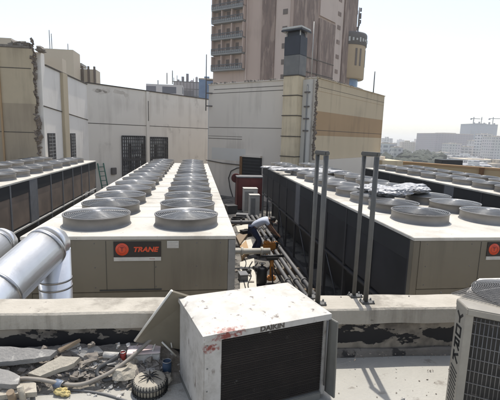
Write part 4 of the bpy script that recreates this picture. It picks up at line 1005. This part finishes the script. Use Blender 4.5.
while z_ > .06:
    mb = MB(); xa, xb = fx(.018), fx(.095); rot = Matrix.Rotation(-math.atan2(-.022, xb-xa), 3, 'Y')
    mb.box(((xa+xb)/2, sgn*.0048, z_-.02), (.078,.002,.010), rot=rot); strip_child(mb, 'slot', M['black']); z_ -= .024
# body
MB().prism(bodyp, .0, HY-.05).build('coil', M['york_coil'], yk)
MB().b2(SY-.04, SY, -.0, .05, .02, HY-.002).build('corner_post', M['york'], yk)
mb = MB()
for k in range(26): x_ = .05+(SY-.1)*k/25; mb.tube([(x_,.004,.03),(x_,.004,HY-.05)], .0022, 5)
for k in range(9): z__ = .05+(HY-.12)*k/8; mb.tube([(.035,-.001,z__),(SY-.03,-.001,z__)], .0028, 5)
mb.build('coil_guard', M['galv'], yk)
lidp = [(-.015,-.03),(SY+.01,-.03),(SY+.03,.0),(SY+.03,SY),(-.02,SY+.02),(-.09,SY-.1),(ch_[0]-.02,ch_[1]+.02)]
MB().prism([(0,-.015),(SY+.01,-.015),(rearL[0]-.01,rearL[1]),(backL[0]-.01,backL[1]-.01),(ch_[0]-.008,ch_[1]+.005)], HY-.04, HY+.0, bev=.006).build('top_cover', M['york'], yk)
MB().prism([(0,0),(SY,0),(rearL[0],rearL[1]),(backL[0],backL[1]),(ch_[0],ch_[1])], 0, .019).build('base_pan', M['york'], yk)
cw_ = atz(520,297,-1.0); cl_ = yl_(cw_.x,cw_.y); ctr = (cl_[0], cl_[1], HY)
mb = MB()
for k in range(26): mb.ring((ctr[0],ctr[1],HY+.012+.05*math.cos(min(1,(.03+.22*k/25)/.26)*math.pi/2)), .03+.22*k/25, .0019, n=48)
for k in range(8):
    a = 2*math.pi*k/8+.35; mb.tube([(ctr[0]+math.cos(a)*r, ctr[1]+math.sin(a)*r, HY+.010+.05*math.cos(min(1,r/.26)*math.pi/2)) for r in (.02,.08,.14,.2,.25)], .003, 5)
mb.build('fan_guard', M['wiregrey'], yk)
# square wire mesh flange under the round guard, oversailing the corner
mb = MB(); q4 = [Vector(tipL), Vector(backL), Vector(rearL), Vector(frontR)]
for k in range(40):
    f_ = k/39
    a_, b_ = q4[0].lerp(q4[1], f_), q4[3].lerp(q4[2], f_); mb.tube([(a_.x,a_.y,HY+.010),(b_.x,b_.y,HY+.010)], .0014, 4)
    a_, b_ = q4[0].lerp(q4[3], f_), q4[1].lerp(q4[2], f_); mb.tube([(a_.x,a_.y,HY+.013),(b_.x,b_.y,HY+.013)], .0014, 4)
mb.build('guard_mesh', M['wiregrey'], yk)
MB().lathe((ctr[0],ctr[1],HY+.001), [(.25,.0),(.25,.004),(.0001,.004)], 32).build('fan_opening', M['interior'], yk)
mb = MB(); mb.lathe((ctr[0],ctr[1],HY+.02), [(.0001,.025),(.06,.02),(.065,.0)], 16); mb.build('fan_motor', M['tank'], yk)

# ------------------------------------------------------------------ debris on the roof
def heap_z(Y): return FZ+max(0., min(.125, .5*(Y-2.33)))
def hp(px, py, h=0.):
    r = ray(px, py); t = (FZ-.5*2.33+h)/(r.z-.5*r.y); p = r*t
    if p.y < 2.33: p = r*((FZ+h)/r.z)
    if p.y > 2.56: p = r*(2.56/r.y)
    return p
mb = MB(); rows = []; nx, ny = 150, 34
for i in range(nx+1):
    rw = []
    for j in range(ny+1):
        x = -2.6+2.65*i/nx; y = 2.26+.40*j/ny
        k = min(1,max(0,(.02-x)/.25)); rough_ = _n.noise(Vector((x*7,y*9,0)))*.018+_n.noise(Vector((x*26,y*26,3)))*.012
        rw.append(mb.bm.verts.new((x, y, FZ-.012+k*(max(0.,min(.13,.5*(y-2.33)))+(rough_+.010 if y > 2.31 else 0)))))
    rows.append(rw)
for i in range(nx):
    for j in range(ny): mb.bm.faces.new((rows[i][j],rows[i+1][j],rows[i+1][j+1],rows[i][j+1]))
M['heap'] = mat('heap_dirt', (.30,.27,.225), .95, col2=(.085,.075,.065), scale=9, amt=.7, bump=.9, bscale=45)
tag(mb.build('rubble_heap', M['heap']), 'grey dirt and mortar heap banked up against the parapet foot at left', 'rubble', kind='stuff')
def slab(label, pix, z0, h, m, name='stone_slab', tilt=(0,0), cat='slab', group='broken stone slabs'):
    pts0 = [hp(x,y,z0-FZ+h) for x,y in pix]; pts = []
    for i in range(len(pts0)):
        a_, b_ = pts0[i], pts0[(i+1)%len(pts0)]; m_ = max(1, int((b_-a_).length/.035)); e_ = (b_-a_).normalized().cross(Vector((0,0,1)))
        for k in range(m_):
            q_ = a_.lerp(b_, k/m_); pts.append(q_+e_*(_n.noise(q_*23)*.010 if 0 < k else 0))
    c_ = sum(pts, Vector())/len(pts); n = len(pts)
    vs = [tuple(p-c_) for p in pts]+[tuple(p-c_-Vector((0,0,h))) for p in pts]
    fs = [tuple(range(n)), tuple(range(2*n-1,n-1,-1))]+[(i,i+n,(i+1)%n+n,(i+1)%n) for i in range(n)]
    mb = MB().poly(vs, fs); bmesh.ops.bevel(mb.bm, geom=mb.bm.edges[:], offset=.0025, segments=1, affect='EDGES') if 'lath' in name else None
    return tag(mb.build(name, m, loc=c_), label, cat, group)
slab('long grey stone slab lying across the rubble nearest the parapet foot', [(-20,345),(57,350),(50,356),(20,360),(-20,364)], FZ+.055, .03, M['stone2'], tilt=(.04,-.03))
slab('pale pointed stone slab sunlit along its top, right of the long grey one', [(28,373),(60,356),(80,357),(74,363),(40,376)], FZ+.03, .03, M['stone'], tilt=(.06,-.02))
slab('grey stone slab corner at the left photo edge, under the long slab', [(-30,363),(8,370),(20,376),(18,384),(-30,384)], FZ+.08, .03, M['stone2'], tilt=(.0,.06))
slab('pale broken stone slab tip in the lower left corner', [(-25,384),(15,377),(36,383),(37,392),(10,394),(-25,398)], FZ+.035, .03, M['stone'], tilt=(.03,0))
slab('dark stone slab lying flat under the others at lower left', [(-30,392),(20,390),(30,397),(22,404),(-30,406)], FZ+.002, .03, M['stone2'])
slab('small grey stone sliver near the parapet left of the white tube', [(62,345),(76,340),(80,343),(66,349)], FZ+.03, .015, M['stone2'])
slab('flat grey stone slab lying near the parapet between sliver and white tube', [(70,350),(98,346),(104,352),(84,358)], FZ+.002, .03, M['stone2'])
slab('thin wooden lath sticking toward the parapet', [(57,349),(80,338),(81,340),(60,351.5)], FZ+.07, .012, M['wood'], 'wooden_lath', cat='lath', group=None)
for k, (a, b_, r_, lab) in enumerate((((10,392),(14,404),.02,'short tan stick at the lower left corner'), ((162,342),(176,356),.006,'pale rod leaning behind the white condenser corner'), ((20,386),(24,404),.018,'pale stick beside the short tan stick at lower left'))):
    p0, p1 = hp(*a, .12), hp(*b_, .01)
    o = MB().tube([(0,0,0), p1-p0], r_, 8).build('stick', [M['wood'], M['board_edge'], M['stone']][k], loc=p0); tag(o, lab, 'stick')
# white box
p0, p1 = hp(127,362,.01), hp(160,359,.01); d_ = (p1-p0); an = math.atan2(d_.y,d_.x)
wb = thing('packing_box', 'white box with faded pink print lying by the parapet behind the rubble', 'box', (p0.x,p0.y,p0.z-.01), rz=an)
MB().b2(0, d_.length, 0, .10, -.03, .055, bev=.006).build('body', M['whitechip'], wb)
MB().b2(-.002, d_.length+.002, -.002, .102, .0555, .068, bev=.003).build('lid', M['polystyrene'], wb)
def can(label, px, py, r_, h_, m, name='tin_can', lay=None, cat='can'):
    p = hp(px, py); t = thing(name, label, cat, p)
    o = MB().lathe((0,0,0), [(.0001,0),(r_,0),(r_,h_),(r_*.9,h_),(r_*.9,h_-.008),(.0001,h_-.008)], 22).build('body', m, t)
    o2 = MB().ring((0,0,h_), r_*.98, .003, 22, 5).build('rim', M['strap'], t)
    if lay is not None: t.rotation_euler = (R(90),0,lay); t.location.z += r_
    return t
can('small dark blue can beside the white condenser', 167, 373, .028, .085, M['blue'])
can('small red can between white tube and white box', 123, 359, .018, .05, M['redcan'])
can('white tube lying near the parapet', 104, 358, .022, .10, M['whitechip'], lay=R(80))
can('blue-grey pipe cap lying among the slabs at lower left', 56, 387, .026, .06, M['bluegrey'], lay=R(60))
p = hp(61,394); tag(lumpy('foam_lump', M['yellow'], [((p.x,p.y,FZ+.02),(.035,.028,.022)),((p.x+.03,p.y-.02,FZ+.015),(.028,.02,.018))], seed=5, jitter=.4, sub=3), 'yellow foam lump beside the blue-grey cap', 'foam')
def chunk(label, px, py, s3, m, seed, name='concrete_chunk', cat='rubble', group='broken chunks by the parapet', z=0.):
    p = hp(px, py, s3[2]*.5+z); o = lumpy(name, m, [((0,0,0), s3)], seed=seed, jitter=.75, sub=2, freq=3); o.location = p; o.rotation_euler.z = seed
    for pl in o.data.polygons: pl.use_smooth = False
    return tag(o, label, cat, group)
chunk('broad tan concrete chunk in front of the white box', 130, 368, (.11,.06,.045), M['stone'], 1)
chunk('wedge of grey concrete left of the broad tan chunk', 116, 364, (.06,.05,.03), M['stone2'], 2)
chunk('grey rubble lump under the leaning board tip', 138, 372, (.05,.04,.03), M['rubble'], 3)
chunk('brownish rubble lump beside the white tube', 92, 357, (.06,.05,.03), M['rubble'], 4)
chunk('rounded beige rubble lump between blue can and white condenser', 163, 378, (.05,.05,.03), M['stone'], 5)
chunk('crumpled white plaster piece below the white box', 153, 374, (.055,.035,.03), M['whitechip'], 6)
chunk('folded white plaster scrap beside the crumpled one', 147, 381, (.03,.05,.018), M['whitechip'], 7)
chunk('dark rubble lump nearest the pale slab tip', 84, 366, (.05,.04,.025), M['rubble'], 9)
# pale rounded debris heap of dust and chips: countless
random.seed(11)
from mathutils import noise
mb = MB(); 
def chipbox(px, py, s_):
    p = hp(px, py, s_*.3); mb.box(p, (s_*random.uniform(.6,1.6), s_*random.uniform(.5,1.2), s_*random.uniform(.3,.7)), jit=.55, rot=Quaternion((1,random.uniform(-.4,.4),random.uniform(-.4,.4),random.uniform(-1,1))).normalized().to_matrix())
for i in range(300):
    chipbox(random.gauss(118,24), random.gauss(371,7) if i % 3 else random.uniform(345,398), random.choice((.005,.007,.009,.012,.016,.022)))
for i in range(120): chipbox(random.uniform(60,170), random.uniform(358,364)+random.random()*8, random.choice((.01,.014,.02)))
tag(mb.build('gravel_chips', M['whitechip']), 'loose white and grey chips scattered over the roof by the rubble', 'chips', kind='stuff')
random.seed(12); mb = MB()
for i in range(260):
    chipbox(random.uniform(0,170), random.gauss(366,9), random.choice((.01,.014,.02,.03,.04)))
for i in range(60): chipbox(random.uniform(335,450), random.uniform(352,358) if i%2 else random.uniform(355,398), random.choice((.004,.006,.009)))
tag(mb.build('dark_rubble', M['rubble']), 'dark crumbs and fine rubble along the foot of the parapet', 'rubble', kind='stuff')
cable('thick beige hose snaking across the rubble toward the white condenser', [(-10,404),(15,391),(38,387),(75,388),(100,382),(122,372),(145,358),(158,348),(166,338)], FZ, .013, M['hose'], 'hose', lift=[.05,.07,.05,.02,.03,.05,.09,.12,.16])
cable('thin grey cable lying below the thick hose', [(62,390),(80,390.5),(104,394),(130,402)], FZ, .007, M['pipe_grey'])
cable('pale wire loop sticking up by the blue can', [(150,362),(158,352),(168,349),(172,356)], FZ, .004, M['board_edge'], 'wire', lift=[.02,.10,.12,.06])
cable('black belt bent into a hook beside the white chips', [(118,376),(106,380),(98,377),(99,371),(108,367),(118,362)], FZ, .014, M['tank'], 'belt', lift=[0,0,.01,.02,.03,.04])
# old motor with spider
p = atz(150,390,FZ); mt = thing('fan_motor', 'old fan motor with black spider arms on a pale ring beside the white condenser', 'motor', (p.x,p.y,FZ))
MB().lathe((0,0,0), [(.0001,0),(.085,0),(.098,.012),(.10,.075),(.086,.082),(.0001,.082)], 32).build('housing', M['stone'], mt)
mb = MB()
for k in range(34):
    a = 2*math.pi*k/34; mb.tube([(math.cos(a)*.104, math.sin(a)*.104, .0),(math.cos(a)*.106, math.sin(a)*.106, .055),(math.cos(a)*.094, math.sin(a)*.094, .08)], .0035, 5)
mb.ring((0,0,.055), .106, .004, 34, 5); mb.ring((0,0,.012), .106, .004, 34, 5); mb.build('cage', M['black'], mt)
mb = MB()
for k in range(9): a = 2*math.pi*k/9+.3; mb.tube([(0,0,.098),(math.cos(a)*.035, math.sin(a)*.035, .099),(math.cos(a)*(.055+.012*(k%3)), math.sin(a)*(.055+.012*(k%3)), .088)], [.005,.004,.0015], 5)
mb.lathe((0,0,.082), [(.012,0),(.012,.018),(.0001,.02)], 12); mb.build('spider', M['black'], mt)
cable('short pale wire from the spider motor to the white condenser', [(150,388),(158,378),(164,376)], FZ+.09, .003, M['board_edge'], 'wire', lift=[0,.03,.0])
chunk('small white scrap at the bottom edge between the two condensers', 404, 399, (.02,.015,.012), M['whitechip'], 13, group=None)
for k, (px, py, s_) in enumerate(((348,295,.008),(409,296,.006),(441,292.5,.006),(341,297,.005))):
    p = atz(px, py, -1.2+s_*.4); tag(MB().box((0,0,0), (s_*2,s_*1.3,s_), rz=k, bev=.001).build('pebble', M['tank'], loc=p), 'tiny dark pebble lying on top of the parapet coping', 'pebble', 'pebbles on the coping')

# ------------------------------------------------------------------ tower behind
TA = Vector((3.3,84)); TC = Vector((17.3,73)); TR = Vector((30.4,85.2)); TB = TA+TR-TC
tw_ = thing('hotel_tower', 'tall pinkish tower with brown stone strips and stacked balconies', 'tower', (TC.x,TC.y,-40))
TH = 31.
P(MB().prism([TA,TC,TR,TB], -40, TH).build('wall', M['pink']), tw_)
dl = (TA-TC); Ll = dl.length; dl.normalize(); dr = (TR-TC); Lr = dr.length; dr.normalize()
nl = Vector((-dl.y,dl.x)); nl = nl if nl.y < 0 else -nl
nr = Vector((-dr.y,dr.x)); nr = nr if nr.y < 0 else -nr
def tl(px, py=50): p = onplane(px, py, TC, dl); return (Vector((p.x,p.y))-TC).dot(dl), p.z
def tr(px, py=50): p = onplane(px, py, TC, dr); return (Vector((p.x,p.y))-TC).dot(dr), p.z
def tb(side, x0, x1, z0, z1, proud, name, m, back_=0.):
    f = tl if side == 'l' else tr; d, n = (dl, nl) if side == 'l' else (dr, nr)
    a, b = sorted((f(x0)[0], f(x1)[0])); return face_box(TC, d, n, a, b, z0, z1, proud, name, m, back_, tw_)
tb('l', 261.5, 274.5, -10, TH-.01, .25, 'stone_strip', M['brownstone'])
tb('l', 246, 247.2, -10, TH-.01, .18, 'downpipe', M['pink_light'])
tb('l', 275, 289, -10, TH-.01, .06, 'light_strip', M['pink_light'])
tb('r', 292, 316, -10, TH-.01, .2, 'stone_strip', M['brownstone'])
tb('r', 317, 333, -10, 22.4, .3, 'stone_strip', M['brownstone'])
tb('r', 317, 333, 22.9, TH-.01, .3, 'stone_strip', M['pink_light'])
for zz in (12.0, 14.6): tb('r', 292, 333, zz, zz+.14, .36, 'joint', M['seam'])
tb('r', 333.4, 341, -10, TH-.01, .08, 'light_strip', M['pink_light'])
tb('r', 341.5, 354, -10, TH-.01, .3, 'stone_strip', M['brownstone'])
zw = [tl(284, y)[1] for y in (12,29,46,62,77)]; zw = [zw[0]+3.1] + zw
for z in zw: 
    f = tb('l', 281.8, 286.4, z-.45, z+.45, .12, 'window', M['winbrown'])
for z in [tr(337, y)[1] for y in (-2,13,27,42,57,72)]:
    tb('r', 335.6, 338.6, z-.4, z+.4, .14, 'window', M['brownstone'])
# balconies
for y in (-7,9,22,38.5,53.5,69.5):
    z = tl(230, y)[1]
    a, b = sorted((tl(214.5)[0], tl(245)[0]))
    slab_ = face_box(TC, dl, nl, a, b, z-.35, z-.05, 1.2, 'balcony', M['balcony'], 0, tw_)
    rl = MB(); n_b = 16
    for k in range(n_b+1):
        q = TC+dl*(a+(b-a)*k/n_b)+nl*1.14; rl.b2(q.x-.05,q.x+.05,q.y-.05,q.y+.05,z-.05,z+.75)
    p_ = [TC+dl*a+nl*1.1, TC+dl*b+nl*1.1, TC+dl*b+nl*1.2, TC+dl*a+nl*1.2]
    rl.prism(p_, z+.75, z+.85)
    r_ = rl.build('railing', M['rail'], slab_)
    pn = MB(); 
    for k in range(1):
        q0 = TC+dl*(a+.1)+nl*1.12; q1 = TC+dl*(b-.1)+nl*1.12; q2 = q1+nl*.03; q3 = q0+nl*.03
        pn.prism([q0,q1,q2,q3], z+.02, z+.40)
    pn.build('rail_panel', M['balcony'], slab_)
    for k in (.2,.5,.78):
        dr_ = face_box(TC, dl, nl, a+(b-a)*k, a+(b-a)*(k+.10), z+.0, z+1.9, .05, 'balcony_door', M['winbrown'], 0, tw_)
    for k in (0,.36,.68,1): face_box(TC, dl, nl, a+(b-a)*k-.1, a+(b-a)*k+.1, z-.05, z+2.5, 1.0, 'balcony_fin', M['pink'], 0, tw_)
# drum
DC = Vector((33.4,90.5)); 
dm = thing('round_tower_room', 'round tan lookout room with a dark top band beside the tower', 'tower', (DC.x,DC.y,-40))
zt_, zb_ = aty(352,33,88).z+40, aty(352,79,88).z+40
MB().lathe((0,0,0), [(.01,zt_+.1),(4.15,zt_),(4.3,zt_-.3),(4.3,zt_-.6)], 48).build('roof', M['drum_dark'], dm)
MB().lathe((0,0,0), [(4.32,zt_-.6),(4.32,zt_-2.6),(4.1,zt_-2.65)], 48).build('sign_band', M['drum_dark'], dm)
MB().lathe((0,0,0), [(4.12,zt_-.55),(4.12,zb_+.15),(3.95,zb_),(2.4,zb_+.05)], 48).build('wall', M['drum'], dm)
MB().lathe((0,0,0), [(2.9,zb_+.04),(2.9,0)], 32).build('shaft', M['blueglass'], dm)
for k in range(10):
    a = R(200+k*16); 
    if k in (2,3,5,6,8):
        MB().box((math.cos(a)*4.14, math.sin(a)*4.14, zt_-5.2), (.08,.45,3.6), rz=a).build('window', M['winbrown'], dm)
for k in range(14):
    a = R(190+k*11); MB().box((math.cos(a)*4.36, math.sin(a)*4.36, zt_-1.6), (.10,.38,.9-.25*(k%3)), rz=a).build('sign_block', M['capmetal'], dm)
an_ = thing('antenna_mast', 'dark antenna mast with clustered panels on the round lookout room', 'antenna', (aty(358,30,90).x,90,zt_-40))
MB().tube([(0,0,0),(0,0,5.9)], .16, 8).build('mast', M['drum_dark'], an_)
random.seed(5)
for k in range(9):
    a = random.random()*6; MB().box((math.cos(a)*.38, math.sin(a)*.38, 1.4+k*.5), (.3,.3,.75), rz=a).build('panel', M['drum_dark'], an_)
for k in range(3): MB().box((-.1+.1*k,0,.35), (1.1,.1,.12), rz=k).build('strut', M['drum_dark'], an_)

# ------------------------------------------------------------------ city
def far_block(label, x0, x1, ytop, dist, m, depth=None, name='city_building', group=None, rot=0., base=-40, roof=True):
    pa, pb = aty(x0, ytop, dist), aty(x1, ytop, dist); w_ = pb.x-pa.x; d_ = depth or w_*.8
    t = thing(name, label, 'building', ((pa.x+pb.x)/2, dist+d_/2, base), rz=rot, group=group)
    h = (pa.z+pb.z)/2-base
    MB().b2(-w_/2,w_/2,-d_/2,d_/2,0,h).build('wall', m, t)
    if roof:
        u_ = max(dist/400*.8, .6)
        MB().b2(-w_/2-u_*.15,w_/2+u_*.15,-d_/2-u_*.15,d_/2+u_*.15,h,h+u_*.5).build('roof', M['cream'] if m is not M['far_dark'] else M['crane'], t)
        MB().b2(-w_*.15,w_*.2,-d_*.2,d_*.2,h+u_*.5,h+u_*1.6).build('roof_room', m, t)
    return t, h, w_, d_
# left, behind the walls
far_block('plain pale block peeping over the beige wall at far left', -30, 11, 37, 45, M['cream'], roof=False)
far_block('cream block with flat roof behind the torn beige wall', 41, 73, 49, 62, M['cream'], roof=False)
far_block('stepped cream block in front of the taller cream one', 46, 62, 58, 52, M['cream'], roof=False)
t, h, w_, d_ = far_block('low cream block with dark upright columns above the white side wall', 73, 96, 69, 66, M['cream'], roof=False)
for k in range(4): MB().b2(-w_/2+w_*(.12+.26*k), -w_/2+w_*(.2+.26*k), -d_/2-.3, -d_/2-.01, h-7, h+.4).build('column', M['winbrown'], t)
MB().b2(-w_/2-.2, -w_/2+w_*.4, -d_/2-.35, d_/2, h+.41, h+.8).build('roof_beam', M['balcony'], t)
for k, (px, py, hh) in enumerate(((50,49,3.2),(52,49,2.6),(68,49,.9))):
    p = aty(px, py, 63); tag(MB().tube([(0,0,-.2),(0,0,hh*.8)], .05, 6).build('roof_aerial', M['drum_dark'], loc=p), ['taller thin aerial on the cream block roof', 'shorter thin aerial beside the taller one on the cream roof', 'stubby vent pipe near the right end of the cream roof'][k], 'aerial')
far_block('low white block left of the scaffolded building', 146, 183, 84.5, 110, M['far_white2'], roof=False)
t, h, w_, d_ = far_block('building wrapped in scaffolding above the back wall', 174, 200, 81.5, 125, M['far_strip'], roof=False)
mb = MB()
for k in range(9): x_ = -w_/2+w_*k/8; mb.b2(x_-.09,x_+.09,-d_/2-1.2,-d_/2-1.0,h-14,h+1.3*(1+math.sin(k*2.1))*.6)
for k in range(6): mb.b2(-w_/2-.4,w_/2+.4,-d_/2-1.25,-d_/2-.95,h-.4-k*2,h-.2-k*2)
mb.build('scaffold', M['scaff'], t)
for k in range(5): MB().b2(-w_/2+w_*(.1+.18*k),-w_/2+w_*(.2+.18*k),-d_/2+1,-d_/2+3,h,h+.6+.9*(k%3)).build('roof_room', M['far_strip'], t)
far_block('narrow blue glass building beside the scaffolded one', 199, 214, 79.5, 118, M['blueglass'])
for k, (px, py, hh) in enumerate(((167,83,2.6),(172.5,83,3.2),(158,84,1))):
    p = aty(px, py, 112); tag(MB().tube([(0,0,-.3),(0,0,hh)], .14, 6).build('roof_aerial', M['drum_dark'], loc=p), ['left of two thin masts above the low white block', 'right and taller of two thin masts above the low white block', 'short post on the low white block roof'][k], 'aerial')

# right skyline
far_block('long hazy purplish block on the right skyline', 436, 474, 134, 640, M['far_purple'], depth=60)
t, h, w_, d_ = far_block('dark bluish tower under construction topped by cranes', 471.5, 498, 124.5, 900, M['far_dark'], depth=40)
for k in range(5): MB().b2(-w_/2+w_*(.08+.19*k),-w_/2+w_*(.13+.19*k),-d_/2,-d_/2+2,h,h+4+2*(k%2)).build('column', M['crane'], t)
for k, (px, rot_, lab) in enumerate(((476,.2,'leftmost tower crane on the unfinished dark tower'), (484,.9,'middle tower crane on the unfinished dark tower'), (495.5,-.5,'rightmost tower crane on the unfinished dark tower'))):
    p = aty(px, 124, 905); cr = thing('tower_crane', lab, 'crane', (p.x,p.y+10,p.z-2), rz=rot_, group='cranes on the unfinished tower')
    MB().b2(-.8,.8,-.8,.8,0,19).build('mast', M['crane'], cr); MB().b2(-9,20,-.7,.7,14.5,16).build('jib', M['crane'], cr)
    MB().b2(-10,-6,-1.2,1.2,12.2,15).build('counterweight', M['crane'], cr)
far_block('white slab block with a tall dark stair strip, right skyline', 449, 462, 144, 430, M['far_white'])
far_block('white stepped block right of the striped white one', 461.5, 474, 147, 445, M['far_white2'])
far_block('tall white block left of the gridded tower at right', 473, 483, 141, 520, M['far_strip'])
far_block('tallest white gridded tower at the right edge', 482, 493, 134.5, 430, M['far_white2'])
far_block('white tower cut by the right photo edge', 493.5, 512, 137, 400, M['far_white'])
far_block('lower white block left of the striped white one', 440, 450, 153, 380, M['far_white'])
far_block('pale broad block just right of the buff block', 380, 397, 143.5, 300, M['far_white2'], roof=True)
far_block('second pale block right of the broad one', 394, 403, 147.5, 280, M['far_white'])
far_block('wide low white terrace of flats in front of the skyline towers', 466, 500, 160, 260, M['far_white'], depth=20)
random.seed(21)
protos = []
cols = ['far_white','far_white2','far_beige','far_pink','far_strip','far_white']
cnt = 0
for i in range(150):
    px = random.uniform(378, 512) if i < 118 else random.uniform(-20, 240)
    d_ = random.choice((260,330,420,520,650,800,1000,1300,1700)) * random.uniform(.9,1.1)
    top = random.uniform(-31,-14) if d_ < 700 else random.uniform(-28,4)
    r_ = ray(px, 150); X_ = r_.x/r_.y*d_
    ww = random.uniform(12,26); dp = random.uniform(12,22); hh = top+40
    t = thing('city_building', 'small hazy low-rise building in the distant city', 'building', (X_, d_, -40), rz=random.uniform(-.6,.6), group='low-rise buildings of the distant city')
    m_ = M[random.choice(cols)]
    MB().b2(-ww/2,ww/2,-dp/2,dp/2,0,hh).build('wall', m_, t)
    MB().b2(-ww*.2,ww*.15,-dp*.2,dp*.2,hh,hh+2.6).build('roof_room', m_, t)
# dark tree belt below the skyline
mb = MB(); random.seed(31)
for i in range(1500):
    px = random.uniform(378, 515) if i % 2 else random.uniform(378, 442); d_ = random.uniform(230, 430); r_ = ray(px,150); X_ = r_.x/r_.y*d_
    zt2 = -40+random.uniform(4,27)*(1 if px < 445 else .75)
    s_ = random.uniform(2.5,5.5)
    b2_ = bmesh.new(); bmesh.ops.create_icosphere(b2_, subdivisions=1, radius=s_)
    for v in b2_.verts: v.co = Vector((v.co.x*random.uniform(.7,1.3), v.co.y*random.uniform(.7,1.3), v.co.z*random.uniform(.6,1.1)))
    mb._merge(b2_, Matrix.Translation((X_, d_, zt2)))
M['treebelt'] = mat('treebelt', (.055,.065,.045), .9, col2=(.025,.03,.02), scale=.3, amt=.8)
tag(mb.build('tree_belt', M['treebelt']), 'dark belt of far-off trees below the skyline', 'trees', kind='stuff')
# far ridge
vs = []; fs = []; n = 80
for i in range(n+1):
    a = R(-50+100*i/n); d_ = 2600
    zz = -14+14*_n.noise(Vector((i*.13,0,0)))+6*_n.noise(Vector((i*.5,2,0)))
    vs += [(math.sin(a)*d_, math.cos(a)*d_, -41), (math.sin(a)*(d_+120), math.cos(a)*(d_+120), zz), (math.sin(a)*(d_+300), math.cos(a)*(d_+300), -41)]
for i in range(n):
    for k in range(2): fs.append((i*3+k, i*3+3+k, i*3+4+k, i*3+1+k))
tag(MB().poly(vs, fs).build('hills', M['hill']), kind='structure')

# haze
hz = MB().b2(-3100,3100,-3100,3100,-41.5,38).build('haze', bpy.data.materials.new('haze'))
hm = hz.data.materials[0]; hm.use_nodes = True; nt = hm.node_tree; nt.nodes.clear()
out = nt.nodes.new('ShaderNodeOutputMaterial'); vp = nt.nodes.new('ShaderNodeVolumePrincipled')
vp.inputs['Color'].default_value = (.95,.95,.95,1); vp.inputs['Density'].default_value = .00045; vp.inputs['Anisotropy'].default_value = .3
lk(nt, vp.outputs[0], out.inputs['Volume']); tag(hz, kind='stuff')
tag(hz, 'pale haze over the city', 'haze')

# ------------------------------------------------------------------ light
EL, AZ = R(68), R(8)
sd = Vector((math.cos(EL)*math.sin(AZ), math.cos(EL)*math.cos(AZ), math.sin(EL)))
sl = bpy.data.lights.new('sun', 'SUN'); sl.energy = 3.0; sl.angle = R(.53); sl.color = (1,.955,.88)
so = bpy.data.objects.new('sun', sl); C.objects.link(so); so.rotation_euler = sd.to_track_quat('Z','Y').to_euler(); so.location = (0,0,36)
wd_ = bpy.data.worlds.new('World'); S.world = wd_; wd_.use_nodes = True; nt = wd_.node_tree
bg = nt.nodes['Background']; sk = nt.nodes.new('ShaderNodeTexSky'); sk.sky_type = 'NISHITA'; sk.sun_disc = False
sk.sun_elevation = EL; sk.sun_rotation = AZ; sk.dust_density = 1.4; sk.air_density = 1.0; sk.ozone_density = 1.0; sk.altitude = 0
hsv = nt.nodes.new('ShaderNodeHueSaturation'); hsv.inputs['Saturation'].default_value = .60; hsv.inputs['Value'].default_value = .97
lk(nt, sk.outputs[0], hsv.inputs['Color']); lk(nt, hsv.outputs[0], bg.inputs['Color']); bg.inputs['Strength'].default_value = .15

# ------------------------------------------------------------------ camera
cam = bpy.data.cameras.new('camera'); co = bpy.data.objects.new('camera', cam); C.objects.link(co)
def axis(v):
    vx, vy, vz = v; c, s = math.cos(ROLL), math.sin(ROLL); vx, vy = c*vx-s*vy, s*vx+c*vy
    X = vx; Y = vz*math.cos(PITCH)+vy*math.sin(PITCH); Z = -vz*math.sin(PITCH)+vy*math.cos(PITCH)
    c, s = math.cos(YAW), math.sin(YAW); return Vector((X*c+Y*s, -X*s+Y*c, Z))
r_, u_, f_ = axis((1,0,0)), axis((0,1,0)), axis((0,0,1))
co.matrix_world = Matrix(((r_.x,u_.x,-f_.x,0),(r_.y,u_.y,-f_.y,0),(r_.z,u_.z,-f_.z,0),(0,0,0,1)))
cam.sensor_fit = 'HORIZONTAL'; cam.sensor_width = 36; cam.lens = 36*F/500; cam.clip_start = .05; cam.clip_end = 12000
S.camera = co
S.view_settings.view_transform = 'Standard'; S.view_settings.look = 'None'; S.view_settings.exposure = 0.58; S.view_settings.gamma = 1
S.render.engine = 'CYCLES'
try: S.cycles.volume_bounces = 1
except Exception: pass
